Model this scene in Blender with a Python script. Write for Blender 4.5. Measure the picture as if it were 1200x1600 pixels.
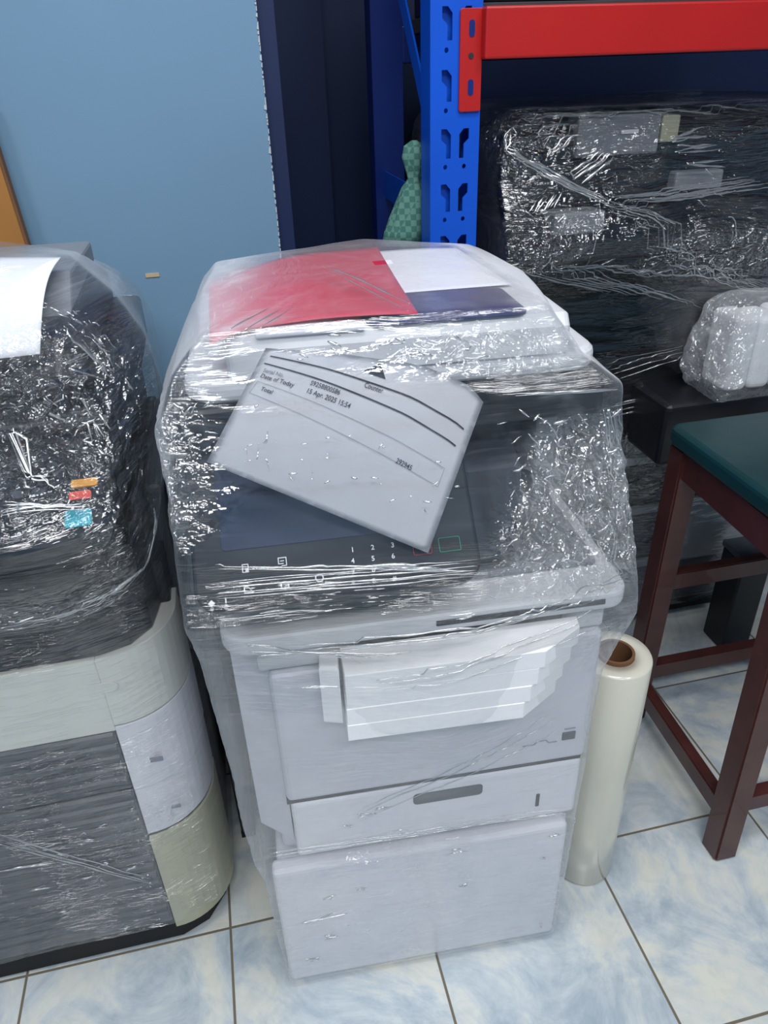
import bpy, bmesh, math, random
from mathutils import Vector, Matrix, noise
random.seed(7)
S = bpy.context.scene
COL = S.collection
for o in list(bpy.data.objects): bpy.data.objects.remove(o)

# ------------------------------------------------------------ camera
cam = bpy.data.cameras.new('camera'); cam_o = bpy.data.objects.new('camera', cam); COL.objects.link(cam_o)
R_ = Vector((0.9751, -0.2220, -0.0310)); Fw = Vector((0.174, 0.839, -0.515)).normalized()
R_ = (R_ - Fw*R_.dot(Fw)).normalized(); Up = R_.cross(Fw)
mw = Matrix.Identity(4)
for i in range(3):
    mw[i][0] = R_[i]; mw[i][1] = Up[i]; mw[i][2] = -Fw[i]
mw[2][3] = 1.15
cam_o.matrix_world = mw
cam.sensor_fit = 'VERTICAL'; cam.sensor_height = 36; cam.lens = 1155/1600*36
cam.clip_start = 0.01
S.camera = cam_o
# ------------------------------------------------------------ world, lights, exposure
S.view_settings.view_transform = 'Standard'; S.view_settings.look = 'None'
S.view_settings.gamma = 1; S.view_settings.exposure = 0.14
S.view_settings.use_curve_mapping = False
w = bpy.data.worlds.new('world'); S.world = w; w.use_nodes = True
w.node_tree.nodes['Background'].inputs[0].default_value = (.75, .85, 1, 1)
w.node_tree.nodes['Background'].inputs[1].default_value = 0.10
def area(name, loc, target, sx, sy, power, col=(1, 1, 1)):
    l = bpy.data.lights.new(name, 'AREA'); l.shape = 'RECTANGLE'; l.size = sx; l.size_y = sy
    l.energy = power; l.color = col
    o = bpy.data.objects.new(name, l); COL.objects.link(o); o.location = loc
    o.rotation_euler = (Vector(target)-Vector(loc)).to_track_quat('-Z', 'Y').to_euler()
    return o
for lx, ly, sx, sy, e_w in ((0.15, 0.35, 1.2, .30, 16), (-.95, -.4, .30, 1.2, 13), (1.15, -.4, .30, 1.2, 12), (0.1, -1.0, 1.2, .30, 29)):
    area('ceiling_tube_light', (lx, ly, 2.5), (lx, ly, 0), sx, sy, e_w, (.97, .985, 1))

# ------------------------------------------------------------ material helpers
def nm(name):
    m = bpy.data.materials.new(name); m.use_nodes = True
    nt = m.node_tree; b = nt.nodes['Principled BSDF']
    return m, nt, b
def N(nt, t, **k):
    n = nt.nodes.new(t)
    for a, v in k.items():
        if a in n.inputs: n.inputs[a].default_value = v
        else: setattr(n, a, v)
    return n
def mat(name, col, rough=.5, metal=0, var=.08, scale=30, bump=0, spec=.5, coat=0):
    m, nt, b = nm(name)
    b.inputs['Roughness'].default_value = rough; b.inputs['Metallic'].default_value = metal
    b.inputs['Specular IOR Level'].default_value = spec
    b.inputs['Coat Weight'].default_value = coat
    tc = N(nt, 'ShaderNodeTexCoord'); no = N(nt, 'ShaderNodeTexNoise', Scale=scale, Detail=4.0)
    nt.links.new(tc.outputs['Object'], no.inputs['Vector'])
    r = N(nt, 'ShaderNodeValToRGB')
    c = Vector(col)
    r.color_ramp.elements[0].position = .3; r.color_ramp.elements[1].position = .7
    r.color_ramp.elements[0].color = (*(c*(1-var)), 1); r.color_ramp.elements[1].color = (*[min(1, x) for x in c*(1+var)], 1)
    nt.links.new(no.outputs['Fac'], r.inputs[0]); nt.links.new(r.outputs[0], b.inputs['Base Color'])
    if bump:
        bp = N(nt, 'ShaderNodeBump', Strength=bump, Distance=.002)
        nt.links.new(no.outputs['Fac'], bp.inputs['Height']); nt.links.new(bp.outputs[0], b.inputs['Normal'])
    return m
def srgb(r, g, b):
    f = lambda c: ((c/255+.055)/1.055)**2.4 if c > 10 else c/255/12.92
    return (f(r), f(g), f(b))
M = {}
M['grey'] = mat('light_grey_plastic', srgb(206, 208, 212), .42, var=.03)
M['lilac'] = mat('lilac_grey_plastic', srgb(206, 207, 215), .4, var=.03)
M['white'] = mat('white_plastic', srgb(226, 226, 232), .45, var=.03)
M['ivory'] = mat('ivory_plastic', srgb(222, 222, 214), .4, var=.03)
M['beige'] = mat('greenish_beige_plastic', srgb(186, 184, 158), .45, var=.04)
M['black'] = mat('black_plastic', srgb(19, 20, 27), .4, var=.15)
M['panelblack'] = mat('panel_black_plastic', srgb(17, 19, 28), .5, var=.1, spec=.25)
M['dkgrey'] = mat('dark_grey_plastic', srgb(66, 69, 78), .45, var=.1)
M['drawer'] = mat('charcoal_plastic', srgb(74, 77, 86), .4, var=.1)
M['midgrey'] = mat('mid_grey_plastic', srgb(132, 136, 142), .4, var=.05)
M['screen'] = mat('screen_glass', srgb(38, 46, 72), .2, var=.1, spec=.3)
M['slot'] = mat('slot_dark', srgb(38, 40, 48), .6)
M['paper'] = mat('white_paper', srgb(244, 245, 250), .7, var=.015, scale=8)
M['red_paper'] = mat('crimson_paper', srgb(205, 36, 72), .5, var=.06, scale=12)
M['navy_tray'] = mat('navy_tray_plastic', srgb(40, 46, 92), .4, var=.15, scale=12)
M['foam'] = mat('white_foam', srgb(246, 246, 248), .8, var=.01, scale=60, bump=.4)
M['ink'] = mat('black_ink', srgb(40, 42, 52), .7)
M['inkgrey'] = mat('grey_ink', srgb(140, 142, 156), .7)
M['legend'] = mat('white_legend', srgb(225, 228, 235), .6)
M['teal'] = mat('teal_key', srgb(20, 165, 185), .4)
M['redkey'] = mat('red_key', srgb(225, 80, 60), .4)
M['orangekey'] = mat('orange_key', srgb(235, 165, 60), .4)
M['yellowline'] = mat('yellow_outline', srgb(200, 190, 60), .5)
M['redline'] = mat('red_outline', srgb(215, 60, 70), .5)
M['greenline'] = mat('green_outline', srgb(30, 170, 130), .5)
M['blue'] = mat('blue_painted_steel', srgb(8, 88, 215), .38, var=.06, scale=8)
M['blue_dark'] = mat('navy_painted_steel', srgb(10, 40, 120), .4, var=.1, scale=8)
M['red'] = mat('red_painted_steel', srgb(190, 30, 28), .38, var=.05, scale=8)
M['wood'] = mat('brown_stained_wood', srgb(76, 38, 35), .38, var=.2, scale=25, bump=.2, coat=.2)
M['teal_vinyl'] = mat('dark_teal_vinyl', srgb(16, 56, 60), .35, var=.2, scale=14, bump=.2)
M['core'] = mat('brown_cardboard', srgb(120, 84, 56), .8, var=.1)
M['board'] = mat('tan_cardboard', srgb(176, 122, 62), .8, var=.06, scale=12)
M['tape'] = mat('tan_tape_scrap', srgb(205, 185, 150), .7)
M['brass'] = mat('dark_shelf_board', srgb(56, 56, 62), .7)
M['rubber'] = mat('black_rubber', srgb(18, 18, 20), .7)

# wall: light blue distemper with faint mottling
def wall_mat(name, col, var=.06):
    m = mat(name, col, .6, var=var, scale=2.5, bump=.15)
    return m
M['wall'] = wall_mat('light_blue_wall_paint', srgb(120, 156, 185))
M['navy'] = wall_mat('navy_wall', srgb(18, 38, 80), .2)  # darker blue on the return, recess and alcove walls
M['plaster'] = mat('chipped_plaster', srgb(200, 206, 212), .9, var=.1, scale=80, bump=.5)
M['off'] = mat('room_blue_paint', srgb(120, 145, 165), .8)

# floor: glazed marble-look tiles, world aligned, 0.302 m
def floor_mat():
    m, nt, b = nm('marble_tile')
    tc = N(nt, 'ShaderNodeTexCoord'); L = nt.links.new
    mp = N(nt, 'ShaderNodeMapping'); mp.inputs['Location'].default_value = (-.481+.0015, -.705+.0015, 0)
    L(tc.outputs['Object'], mp.inputs[0])
    br = N(nt, 'ShaderNodeTexBrick', offset=0.0, squash=1.0)
    br.inputs['Scale'].default_value = 1; br.inputs['Mortar Size'].default_value = .0022
    br.inputs['Mortar Smooth'].default_value = .3
    br.inputs['Brick Width'].default_value = .302; br.inputs['Row Height'].default_value = .302
    br.inputs['Color1'].default_value = (0, 0, 0, 1); br.inputs['Color2'].default_value = (1, 1, 1, 1)
    L(mp.outputs[0], br.inputs['Vector'])
    # per tile offset of marble
    mul = N(nt, 'ShaderNodeVectorMath', operation='MULTIPLY_ADD')
    mul.inputs[1].default_value = (3, 5, 7); L(br.outputs['Color'], mul.inputs[0]); L(tc.outputs['Object'], mul.inputs[2])
    n1 = N(nt, 'ShaderNodeTexNoise', Scale=4.8, Detail=8.0, Roughness=.68, Distortion=1.3)
    n2 = N(nt, 'ShaderNodeTexNoise', Scale=17, Detail=5.0, Roughness=.6, Distortion=1.2)
    L(mul.outputs[0], n1.inputs['Vector']); L(mul.outputs[0], n2.inputs['Vector'])
    r1 = N(nt, 'ShaderNodeValToRGB'); e = r1.color_ramp.elements
    e[0].position = .36; e[0].color = (*srgb(172, 184, 194), 1)
    e[1].position = .60; e[1].color = (*srgb(222, 221, 210), 1)
    k = r1.color_ramp.elements.new(.47); k.color = (*srgb(198, 206, 210), 1)
    k = r1.color_ramp.elements.new(.52); k.color = (*srgb(212, 215, 211), 1)
    r2 = N(nt, 'ShaderNodeValToRGB'); e = r2.color_ramp.elements
    e[0].position = .3; e[0].color = (.74, .79, .84, 1); e[1].position = .55; e[1].color = (1, 1, 1, 1)
    L(n1.outputs['Fac'], r1.inputs[0]); L(n2.outputs['Fac'], r2.inputs[0])
    mx = N(nt, 'ShaderNodeMix', data_type='RGBA', blend_type='MULTIPLY'); mx.inputs[0].default_value = .6
    L(r1.outputs[0], mx.inputs[6]); L(r2.outputs[0], mx.inputs[7])
    mg = N(nt, 'ShaderNodeMix', data_type='RGBA')
    L(br.outputs['Fac'], mg.inputs[0]); L(mx.outputs[2], mg.inputs[6]); mg.inputs[7].default_value = (*srgb(112, 104, 88), 1)
    L(mg.outputs[2], b.inputs['Base Color'])
    rr = N(nt, 'ShaderNodeMapRange'); rr.inputs[3].default_value = .16; rr.inputs[4].default_value = .8
    L(br.outputs['Fac'], rr.inputs[0]); L(rr.outputs[0], b.inputs['Roughness'])
    bp = N(nt, 'ShaderNodeBump', Strength=.5, Distance=.002, invert=True)
    L(br.outputs['Fac'], bp.inputs['Height']); L(bp.outputs[0], b.inputs['Normal'])
    return m
M['floor'] = floor_mat()

# green checked cloth
def check_mat():
    m, nt, b = nm('green_check_cloth'); L = nt.links.new
    uv = N(nt, 'ShaderNodeTexCoord')
    ch = N(nt, 'ShaderNodeTexChecker', Scale=115.0)
    ch.inputs['Color1'].default_value = (*srgb(72, 124, 114), 1); ch.inputs['Color2'].default_value = (*srgb(108, 154, 140), 1)
    L(uv.outputs['Object'], ch.inputs['Vector']); L(ch.outputs[0], b.inputs['Base Color'])
    b.inputs['Roughness'].default_value = .9
    return m
M['check'] = check_mat()

# stretch film: one thin sheet, mostly see-through, glossy, finely wrinkled, slightly milky where it folds
def film_mat(name, streak=(10, 130), ang=0.0, base_haze=.08, haze=.35, streak_b=.5, crumple_b=1.0, rough=.11, tint=(.985, .987, .99), gloss=1.0):
    m, nt, b = nm(name); L = nt.links.new
    nt.nodes.remove(b); out = nt.nodes['Material Output']
    uv = N(nt, 'ShaderNodeTexCoord'); at = N(nt, 'ShaderNodeAttribute', attribute_name='crumple')
    mp = N(nt, 'ShaderNodeMapping'); mp.inputs['Rotation'].default_value = (0, 0, ang)
    mp.inputs['Scale'].default_value = (streak[0], streak[1], 1)
    # mild warp of the streaks
    wn = N(nt, 'ShaderNodeTexNoise', Scale=5.0, Detail=2.0); L(uv.outputs['UV'], wn.inputs['Vector'])
    wm = N(nt, 'ShaderNodeVectorMath', operation='MULTIPLY_ADD'); wm.inputs[1].default_value = (.05, .05, .05)
    L(wn.outputs['Color'], wm.inputs[0]); L(uv.outputs['UV'], wm.inputs[2]); L(wm.outputs[0], mp.inputs[0])
    n1 = N(nt, 'ShaderNodeTexNoise', Scale=1.0, Detail=3.0, Roughness=.6); L(mp.outputs[0], n1.inputs['Vector'])
    # crumple: domain-warped voronoi facets
    cw = N(nt, 'ShaderNodeTexNoise', Scale=28.0, Detail=3.0); L(uv.outputs['UV'], cw.inputs['Vector'])
    cm = N(nt, 'ShaderNodeVectorMath', operation='MULTIPLY_ADD'); cm.inputs[1].default_value = (.05, .05, .05)
    L(cw.outputs['Color'], cm.inputs[0]); L(uv.outputs['UV'], cm.inputs[2])
    vo = N(nt, 'ShaderNodeTexVoronoi', Scale=40.0, feature='F1'); L(cm.outputs[0], vo.inputs['Vector'])
    v2 = N(nt, 'ShaderNodeTexNoise', Scale=50.0, Detail=2.0, Roughness=.55, Distortion=.8); L(cm.outputs[0], v2.inputs['Vector'])
    ad = N(nt, 'ShaderNodeMath', operation='MULTIPLY_ADD'); ad.inputs[1].default_value = 1.5
    L(v2.outputs['Fac'], ad.inputs[0]); L(vo.outputs['Distance'], ad.inputs[2])
    # narrow folds: ridges of the stretched noise, gathered in patches
    rd = N(nt, 'ShaderNodeMath', operation='SUBTRACT'); L(n1.outputs['Fac'], rd.inputs[0]); rd.inputs[1].default_value = .5
    ra = N(nt, 'ShaderNodeMath', operation='ABSOLUTE'); L(rd.outputs[0], ra.inputs[0])
    rm = N(nt, 'ShaderNodeMapRange', interpolation_type='SMOOTHSTEP'); L(ra.outputs[0], rm.inputs[0])
    rm.inputs[1].default_value = 0; rm.inputs[2].default_value = .06; rm.inputs[3].default_value = 1; rm.inputs[4].default_value = 0
    pn = N(nt, 'ShaderNodeTexNoise', Scale=9.0, Detail=2.0); L(uv.outputs['UV'], pn.inputs['Vector'])
    pm = N(nt, 'ShaderNodeMapRange', interpolation_type='SMOOTHSTEP'); L(pn.outputs['Fac'], pm.inputs[0]); pm.inputs[1].default_value = .42; pm.inputs[2].default_value = .62
    hr = N(nt, 'ShaderNodeMath', operation='MULTIPLY'); L(rm.outputs[0], hr.inputs[0]); L(pm.outputs[0], hr.inputs[1])
    hs = N(nt, 'ShaderNodeMath', operation='MULTIPLY_ADD'); L(n1.outputs['Fac'], hs.inputs[0]); hs.inputs[1].default_value = 1.0; L(hr.outputs[0], hs.inputs[2])
    b1 = N(nt, 'ShaderNodeBump', Distance=.009)
    at3 = N(nt, 'ShaderNodeAttribute', attribute_name='streak'); sm_ = N(nt, 'ShaderNodeMath', operation='MULTIPLY', use_clamp=True)
    L(at3.outputs['Fac'], sm_.inputs[0]); sm_.inputs[1].default_value = min(1, streak_b)*1.6; L(sm_.outputs[0], b1.inputs['Strength'])
    L(hs.outputs[0], b1.inputs['Height'])
    b2 = N(nt, 'ShaderNodeBump', Distance=.03); L(ad.outputs[0], b2.inputs['Height'])
    ms = N(nt, 'ShaderNodeMath', operation='MULTIPLY', use_clamp=True); ms.inputs[1].default_value = crumple_b
    L(at.outputs['Fac'], ms.inputs[0]); L(ms.outputs[0], b2.inputs['Strength']); L(b1.outputs[0], b2.inputs['Normal'])
    gl = N(nt, 'ShaderNodeBsdfGlossy', Roughness=rough); gl.inputs['Color'].default_value = (1, 1, 1, 1)
    L(b2.outputs[0], gl.inputs['Normal'])
    tr = N(nt, 'ShaderNodeBsdfTransparent'); tr.inputs['Color'].default_value = (*tint, 1)
    df = N(nt, 'ShaderNodeBsdfDiffuse'); df.inputs['Color'].default_value = (.86, .88, .92, 1)
    tl = N(nt, 'ShaderNodeBsdfTranslucent'); tl.inputs['Color'].default_value = (.86, .88, .92, 1)
    dm = N(nt, 'ShaderNodeMixShader'); dm.inputs[0].default_value = .35; L(df.outputs[0], dm.inputs[1]); L(tl.outputs[0], dm.inputs[2])
    h1 = N(nt, 'ShaderNodeMapRange', interpolation_type='SMOOTHSTEP'); h1.inputs[1].default_value = .56; h1.inputs[2].default_value = .74
    L(n1.outputs['Fac'], h1.inputs[0])
    lo = N(nt, 'ShaderNodeTexNoise', Scale=7.0, Detail=4.0, Roughness=.7); L(uv.outputs['UV'], lo.inputs['Vector'])
    h2 = N(nt, 'ShaderNodeMapRange', interpolation_type='SMOOTHSTEP'); h2.inputs[1].default_value = .45; h2.inputs[2].default_value = .75
    L(lo.outputs['Fac'], h2.inputs[0])
    hm = N(nt, 'ShaderNodeMath', operation='MULTIPLY_ADD'); L(h1.outputs[0], hm.inputs[0]); hm.inputs[1].default_value = .6; L(h2.outputs[0], hm.inputs[2])
    hh = N(nt, 'ShaderNodeMath', operation='MULTIPLY_ADD'); L(hm.outputs[0], hh.inputs[0]); hh.inputs[1].default_value = haze; hh.inputs[2].default_value = base_haze
    lw = N(nt, 'ShaderNodeLayerWeight', Blend=.5)
    hc = N(nt, 'ShaderNodeMath', operation='MULTIPLY_ADD'); L(ms.outputs[0], hc.inputs[0]); hc.inputs[1].default_value = haze*.5; L(hh.outputs[0], hc.inputs[2]); hh = hc
    pw = N(nt, 'ShaderNodeMath', operation='POWER'); pw.inputs[1].default_value = 4.0; L(lw.outputs['Facing'], pw.inputs[0])
    ha = N(nt, 'ShaderNodeMath', operation='MULTIPLY_ADD', use_clamp=True); L(pw.outputs[0], ha.inputs[0]); ha.inputs[1].default_value = .45; L(hh.outputs[0], ha.inputs[2])
    at2 = N(nt, 'ShaderNodeAttribute', attribute_name='milk')
    hb = N(nt, 'ShaderNodeMath', operation='MULTIPLY', use_clamp=True); L(ha.outputs[0], hb.inputs[0]); L(at2.outputs['Fac'], hb.inputs[1])
    x1 = N(nt, 'ShaderNodeMixShader'); L(hb.outputs[0], x1.inputs[0]); L(tr.outputs[0], x1.inputs[1]); L(dm.outputs[0], x1.inputs[2])
    fc = N(nt, 'ShaderNodeMath', operation='MULTIPLY_ADD', use_clamp=True); L(pw.outputs[0], fc.inputs[0]); fc.inputs[1].default_value = .3; fc.inputs[2].default_value = .115*gloss
    cb = N(nt, 'ShaderNodeMath', operation='MULTIPLY_ADD', use_clamp=True); L(ms.outputs[0], cb.inputs[0]); cb.inputs[1].default_value = .17; L(fc.outputs[0], cb.inputs[2]); fc = cb
    x2 = N(nt, 'ShaderNodeMixShader'); L(fc.outputs[0], x2.inputs[0]); L(x1.outputs[0], x2.inputs[1]); L(gl.outputs[0], x2.inputs[2])
    L(x2.outputs[0], out.inputs['Surface'])
    return m
M['film'] = film_mat('stretch_film_clear', base_haze=.02, haze=.16)
M['film_dark'] = film_mat('stretch_film_on_black', streak=(7, 120), base_haze=.0, haze=.05, streak_b=.8, rough=.1)
M['film_low'] = film_mat('stretch_film_tight', streak=(5, 110), ang=.12, base_haze=.05, haze=.22, streak_b=.35)
def roll_mat():
    m = mat('wound_stretch_film', srgb(222, 218, 202), .22, var=.03, scale=5, coat=.6)
    b = m.node_tree.nodes['Principled BSDF']; b.inputs['Subsurface Weight'].default_value = .15
    b.inputs['Subsurface Radius'].default_value = (.02, .02, .02)
    return m
M['roll'] = roll_mat()

# ------------------------------------------------------------ mesh helpers
def link(name, bm, m, parent=None, smooth=False):
    me = bpy.data.meshes.new(name); bm.normal_update(); bm.to_mesh(me); bm.free()
    for mm in (m if isinstance(m, (list, tuple)) else [m]): me.materials.append(mm)
    if smooth:
        me.shade_smooth()
    o = bpy.data.objects.new(name, me); COL.objects.link(o)
    if parent: o.parent = parent
    return o
def part(name, bm, m, parent, label=None, smooth=False):
    o = link(name, bm, m, parent, smooth)
    if label: o['label'] = label
    return o
def struct(name, bm, m, smooth=False):
    o = link(name, bm, m, None, smooth); o['kind'] = 'structure'; return o
def thing(name, label, cat, loc=(0, 0, 0), rz=0, group=None):
    o = bpy.data.objects.new(name, None); COL.objects.link(o); o.empty_display_size = .05
    o.location = loc; o.rotation_euler = (0, 0, rz); o['label'] = label; o['category'] = cat
    if group: o['group'] = group
    return o
def tag(o, label, cat, group=None):
    o['label'] = label; o['category'] = cat
    if group: o['group'] = group
    return o
def add_box(bm, x0, x1, y0, y1, z0, z1, bev=0, seg=2):
    vs = [bm.verts.new((x, y, z)) for x in (x0, x1) for y in (y0, y1) for z in (z0, z1)]
    fs = [(0, 1, 3, 2), (4, 6, 7, 5), (0, 4, 5, 1), (2, 3, 7, 6), (0, 2, 6, 4), (1, 5, 7, 3)]
    faces = [bm.faces.new([vs[i] for i in f]) for f in fs]
    if bev:
        es = list({e for f in faces for e in f.edges})
        bmesh.ops.bevel(bm, geom=es, offset=bev, segments=seg, affect='EDGES', profile=.5)
def box(x0, x1, y0, y1, z0, z1, bev=0, seg=2):
    bm = bmesh.new(); add_box(bm, x0, x1, y0, y1, z0, z1, bev, seg); return bm
def add_prism(bm, pts, axis, a0, a1, bev=0, seg=2):
    """extrude a 2D outline along axis; pts in the other two axes' order"""
    def mk(p, a):
        if axis == 'z': return (p[0], p[1], a)
        if axis == 'y': return (p[0], a, p[1])
        return (a, p[0], p[1])
    lo = [bm.verts.new(mk(p, a0)) for p in pts]; hi = [bm.verts.new(mk(p, a1)) for p in pts]
    n = len(pts); fs = [bm.faces.new(lo[::-1]), bm.faces.new(hi)]
    for i in range(n): fs.append(bm.faces.new((lo[i], lo[(i+1) % n], hi[(i+1) % n], hi[i])))
    bmesh.ops.recalc_face_normals(bm, faces=fs)
    if bev:
        es = list(set(fs[0].edges) | set(fs[1].edges))
        bmesh.ops.bevel(bm, geom=es, offset=bev, segments=seg, affect='EDGES', profile=.5)
def prism(pts, axis, a0, a1, bev=0, seg=2):
    bm = bmesh.new(); add_prism(bm, pts, axis, a0, a1, bev, seg); return bm
def rrect(x0, x1, y0, y1, rs, n=6):
    """rounded rectangle, radii for corners (x0y0, x1y0, x1y1, x0y1)"""
    if not isinstance(rs, (list, tuple)): rs = [rs]*4
    out = []
    cs = [(x0, y0, 180), (x1, y0, 270), (x1, y1, 0), (x0, y1, 90)]
    for (cx, cy, a), r in zip(cs, rs):
        if r <= 1e-5: out.append((cx, cy)); continue
        ox = cx + (r if cx == x0 else -r); oy = cy + (r if cy == y0 else -r)
        for i in range(n+1):
            t = math.radians(a + 90*i/n); out.append((ox+r*math.cos(t), oy+r*math.sin(t)))
    return out
def add_tube(bm, p0, p1, r, n=12, r1=None):
    p0, p1 = Vector(p0), Vector(p1); d = (p1-p0).normalized(); r1 = r if r1 is None else r1
    a = d.orthogonal().normalized(); b = d.cross(a)
    A = []; B = []
    for i in range(n):
        t = 2*math.pi*i/n; v = a*math.cos(t)+b*math.sin(t)
        A.append(bm.verts.new(p0+v*r)); B.append(bm.verts.new(p1+v*r1))
    for i in range(n): bm.faces.new((A[i], A[(i+1) % n], B[(i+1) % n], B[i]))
    bm.faces.new(A[::-1]); bm.faces.new(B)
def add_beam(bm, p0, p1, w, t, up=(0, 0, 1), bev=.002):
    """square bar between two points: width w across, thickness t along up"""
    p0, p1 = Vector(p0), Vector(p1); d = (p1-p0).normalized(); s = d.cross(Vector(up)).normalized(); u = s.cross(d)
    vs = [bm.verts.new(p + s*w/2*i + u*t/2*j) for p in (p0, p1) for i, j in ((-1, -1), (1, -1), (1, 1), (-1, 1))]
    fs = [bm.faces.new([vs[i] for i in f]) for f in ((3, 2, 1, 0), (4, 5, 6, 7), (0, 1, 5, 4), (1, 2, 6, 5), (2, 3, 7, 6), (3, 0, 4, 7))]
    if bev: bmesh.ops.bevel(bm, geom=list({e for f in fs for e in f.edges}), offset=bev, segments=2, affect='EDGES')
def text_obj(name, s, m, size, parent, mtx, bold=0):
    c = bpy.data.curves.new(name, 'FONT'); c.body = s; c.size = size; c.extrude = .00008; c.offset = bold
    c.align_x = 'LEFT'
    t = bpy.data.objects.new(name, c); COL.objects.link(t)
    dg = bpy.context.evaluated_depsgraph_get(); me = bpy.data.meshes.new_from_object(t.evaluated_get(dg))
    bpy.data.objects.remove(t); me.name = name; me.materials.clear(); me.materials.append(m)
    o = bpy.data.objects.new(name, me); COL.objects.link(o); o.parent = parent; o.matrix_local = mtx
    return o
def ease(a, b, x):
    t = max(0, min(1, (x-a)/(b-a))); return t*t*(3-2*t)
def blob(p, c, r):
    """smooth bump around c with radii r"""
    d = math.sqrt(sum(((p[i]-c[i])/r[i])**2 for i in range(3) if r[i] > 0)); return max(0.0, 1-d*d)

def film(name, levels, m, parent, per=420, dz=.004, amp=.003, crumple=None, milk=None, streak=None, push=None, seed=0, cap=None, label=None):
    """stretch film: levels = list of equally long lists of 3D key points round the load, bottom to top.
       taut (straight) between key points, wrinkled with ridged noise; crumple(p)/milk(p) -> 0..1"""
    K = len(levels[0])
    # arc-length shares from the mean level
    L0 = levels[len(levels)//2]
    seg = [(Vector(L0[(i+1) % K])-Vector(L0[i])).length for i in range(K)]; tot = sum(seg)
    cnt = [max(3, round(per*s/tot)) for s in seg]
    def ring(lv):
        out = []
        for i in range(K):
            a, b = Vector(lv[i]), Vector(lv[(i+1) % K])
            for k in range(cnt[i]): out.append(a.lerp(b, k/cnt[i]))
        return out
    rings = [ring(lv) for lv in levels]; n = len(rings[0])
    rows = []; vacc = 0; vs = []
    for j in range(len(rings)-1):
        dmax = max((Vector(levels[j+1][i])-Vector(levels[j][i])).length for i in range(K))
        st = max(1, round(dmax/dz))
        for k in range(st+(1 if j == len(rings)-2 else 0)):
            t = k/st; rows.append([rings[j][i].lerp(rings[j+1][i], t) for i in range(n)]); vs.append(vacc+dmax*t)
        vacc += dmax
    # soften key corners a little
    for _ in range(3):
        for r in rows:
            q = [r[i]*.5+(r[i-1]+r[(i+1) % n])*.25 for i in range(n)]
            r[:] = q
    for _ in range(3):
        new = [r[:] for r in rows]
        for j in range(1, len(rows)-1):
            new[j] = [rows[j][i]*.5+(rows[j-1][i]+rows[j+1][i])*.25 for i in range(n)]
        rows = new
    us = [tot*i/n for i in range(n+1)]
    bm = bmesh.new(); uvl = bm.loops.layers.uv.new('UVMap')
    cl = bm.verts.layers.float.new('crumple'); ml = bm.verts.layers.float.new('milk'); sl = bm.verts.layers.float.new('streak')
    V = []
    nr = len(rows)
    for j, r in enumerate(rows):
        vr = []
        for i, p in enumerate(r):
            du = r[(i+1) % n]-r[i-1]; dv = rows[min(j+1, nr-1)][i]-rows[max(j-1, 0)][i]
            nn = du.cross(dv)
            nn = nn.normalized() if nn.length > 1e-9 else Vector((0, 0, 1))
            c = crumple(p) if crumple else .3
            q = p*11+Vector((seed, 3*seed, 0))
            f1 = noise.noise(q)
            qs = Vector((p.x*9+seed, p.y*9, p.z*55+3*(p.x+p.y)))      # bands round the load
            f2 = 1-abs(noise.noise(qs))*2
            f3 = (1-abs(noise.noise(p*38+Vector((5, seed, 9))))*2)+.6*(1-abs(noise.noise(p*80+Vector((1, seed, 9))))*2)
            d = amp*(.8*f1+.35*f2)+.0035*c*(f3-.4)
            if push: d += push(p)
            v = bm.verts.new(p+nn*d); v[cl] = c; v[ml] = milk(p) if milk else 1.0; v[sl] = streak(p) if streak else .4
            vr.append(v)
        V.append(vr)
    for j in range(nr-1):
        for i in range(n):
            i2 = (i+1) % n
            f = bm.faces.new((V[j][i], V[j][i2], V[j+1][i2], V[j+1][i]))
            for lp, (a, b) in zip(f.loops, ((us[i], vs[j]), (us[i+1], vs[j]), (us[i+1], vs[j+1]), (us[i], vs[j+1]))):
                lp[uvl].uv = (a, b)
    o = link(name, bm, m, parent, True)
    if label: o['label'] = label
    return o
def coons(bot, top, n=24, m=18, bulge=None):
    """sheet between two polylines of 3D points; bulge(s,t)-> offset vector"""
    def P(pl, s):
        x = s*(len(pl)-1); i = min(int(x), len(pl)-2); f = x-i
        p0 = Vector(pl[max(i-1, 0)]); p1 = Vector(pl[i]); p2 = Vector(pl[i+1]); p3 = Vector(pl[min(i+2, len(pl)-1)])
        return .5*((2*p1)+(p2-p0)*f+(2*p0-5*p1+4*p2-p3)*f*f+(3*p1-p0-3*p2+p3)*f**3)
    bm = bmesh.new(); g = []
    for j in range(m+1):
        t = j/m
        g.append([bm.verts.new(P(bot, i/n).lerp(P(top, i/n), t)+(bulge(i/n, t) if bulge else Vector())) for i in range(n+1)])
    for j in range(m):
        for i in range(n): bm.faces.new((g[j][i], g[j][i+1], g[j+1][i+1], g[j+1][i]))
    return bm
def thicken(bm, t):
    bmesh.ops.recalc_face_normals(bm, faces=bm.faces)
    bmesh.ops.solidify(bm, geom=bm.faces[:], thickness=t); return bm


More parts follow.
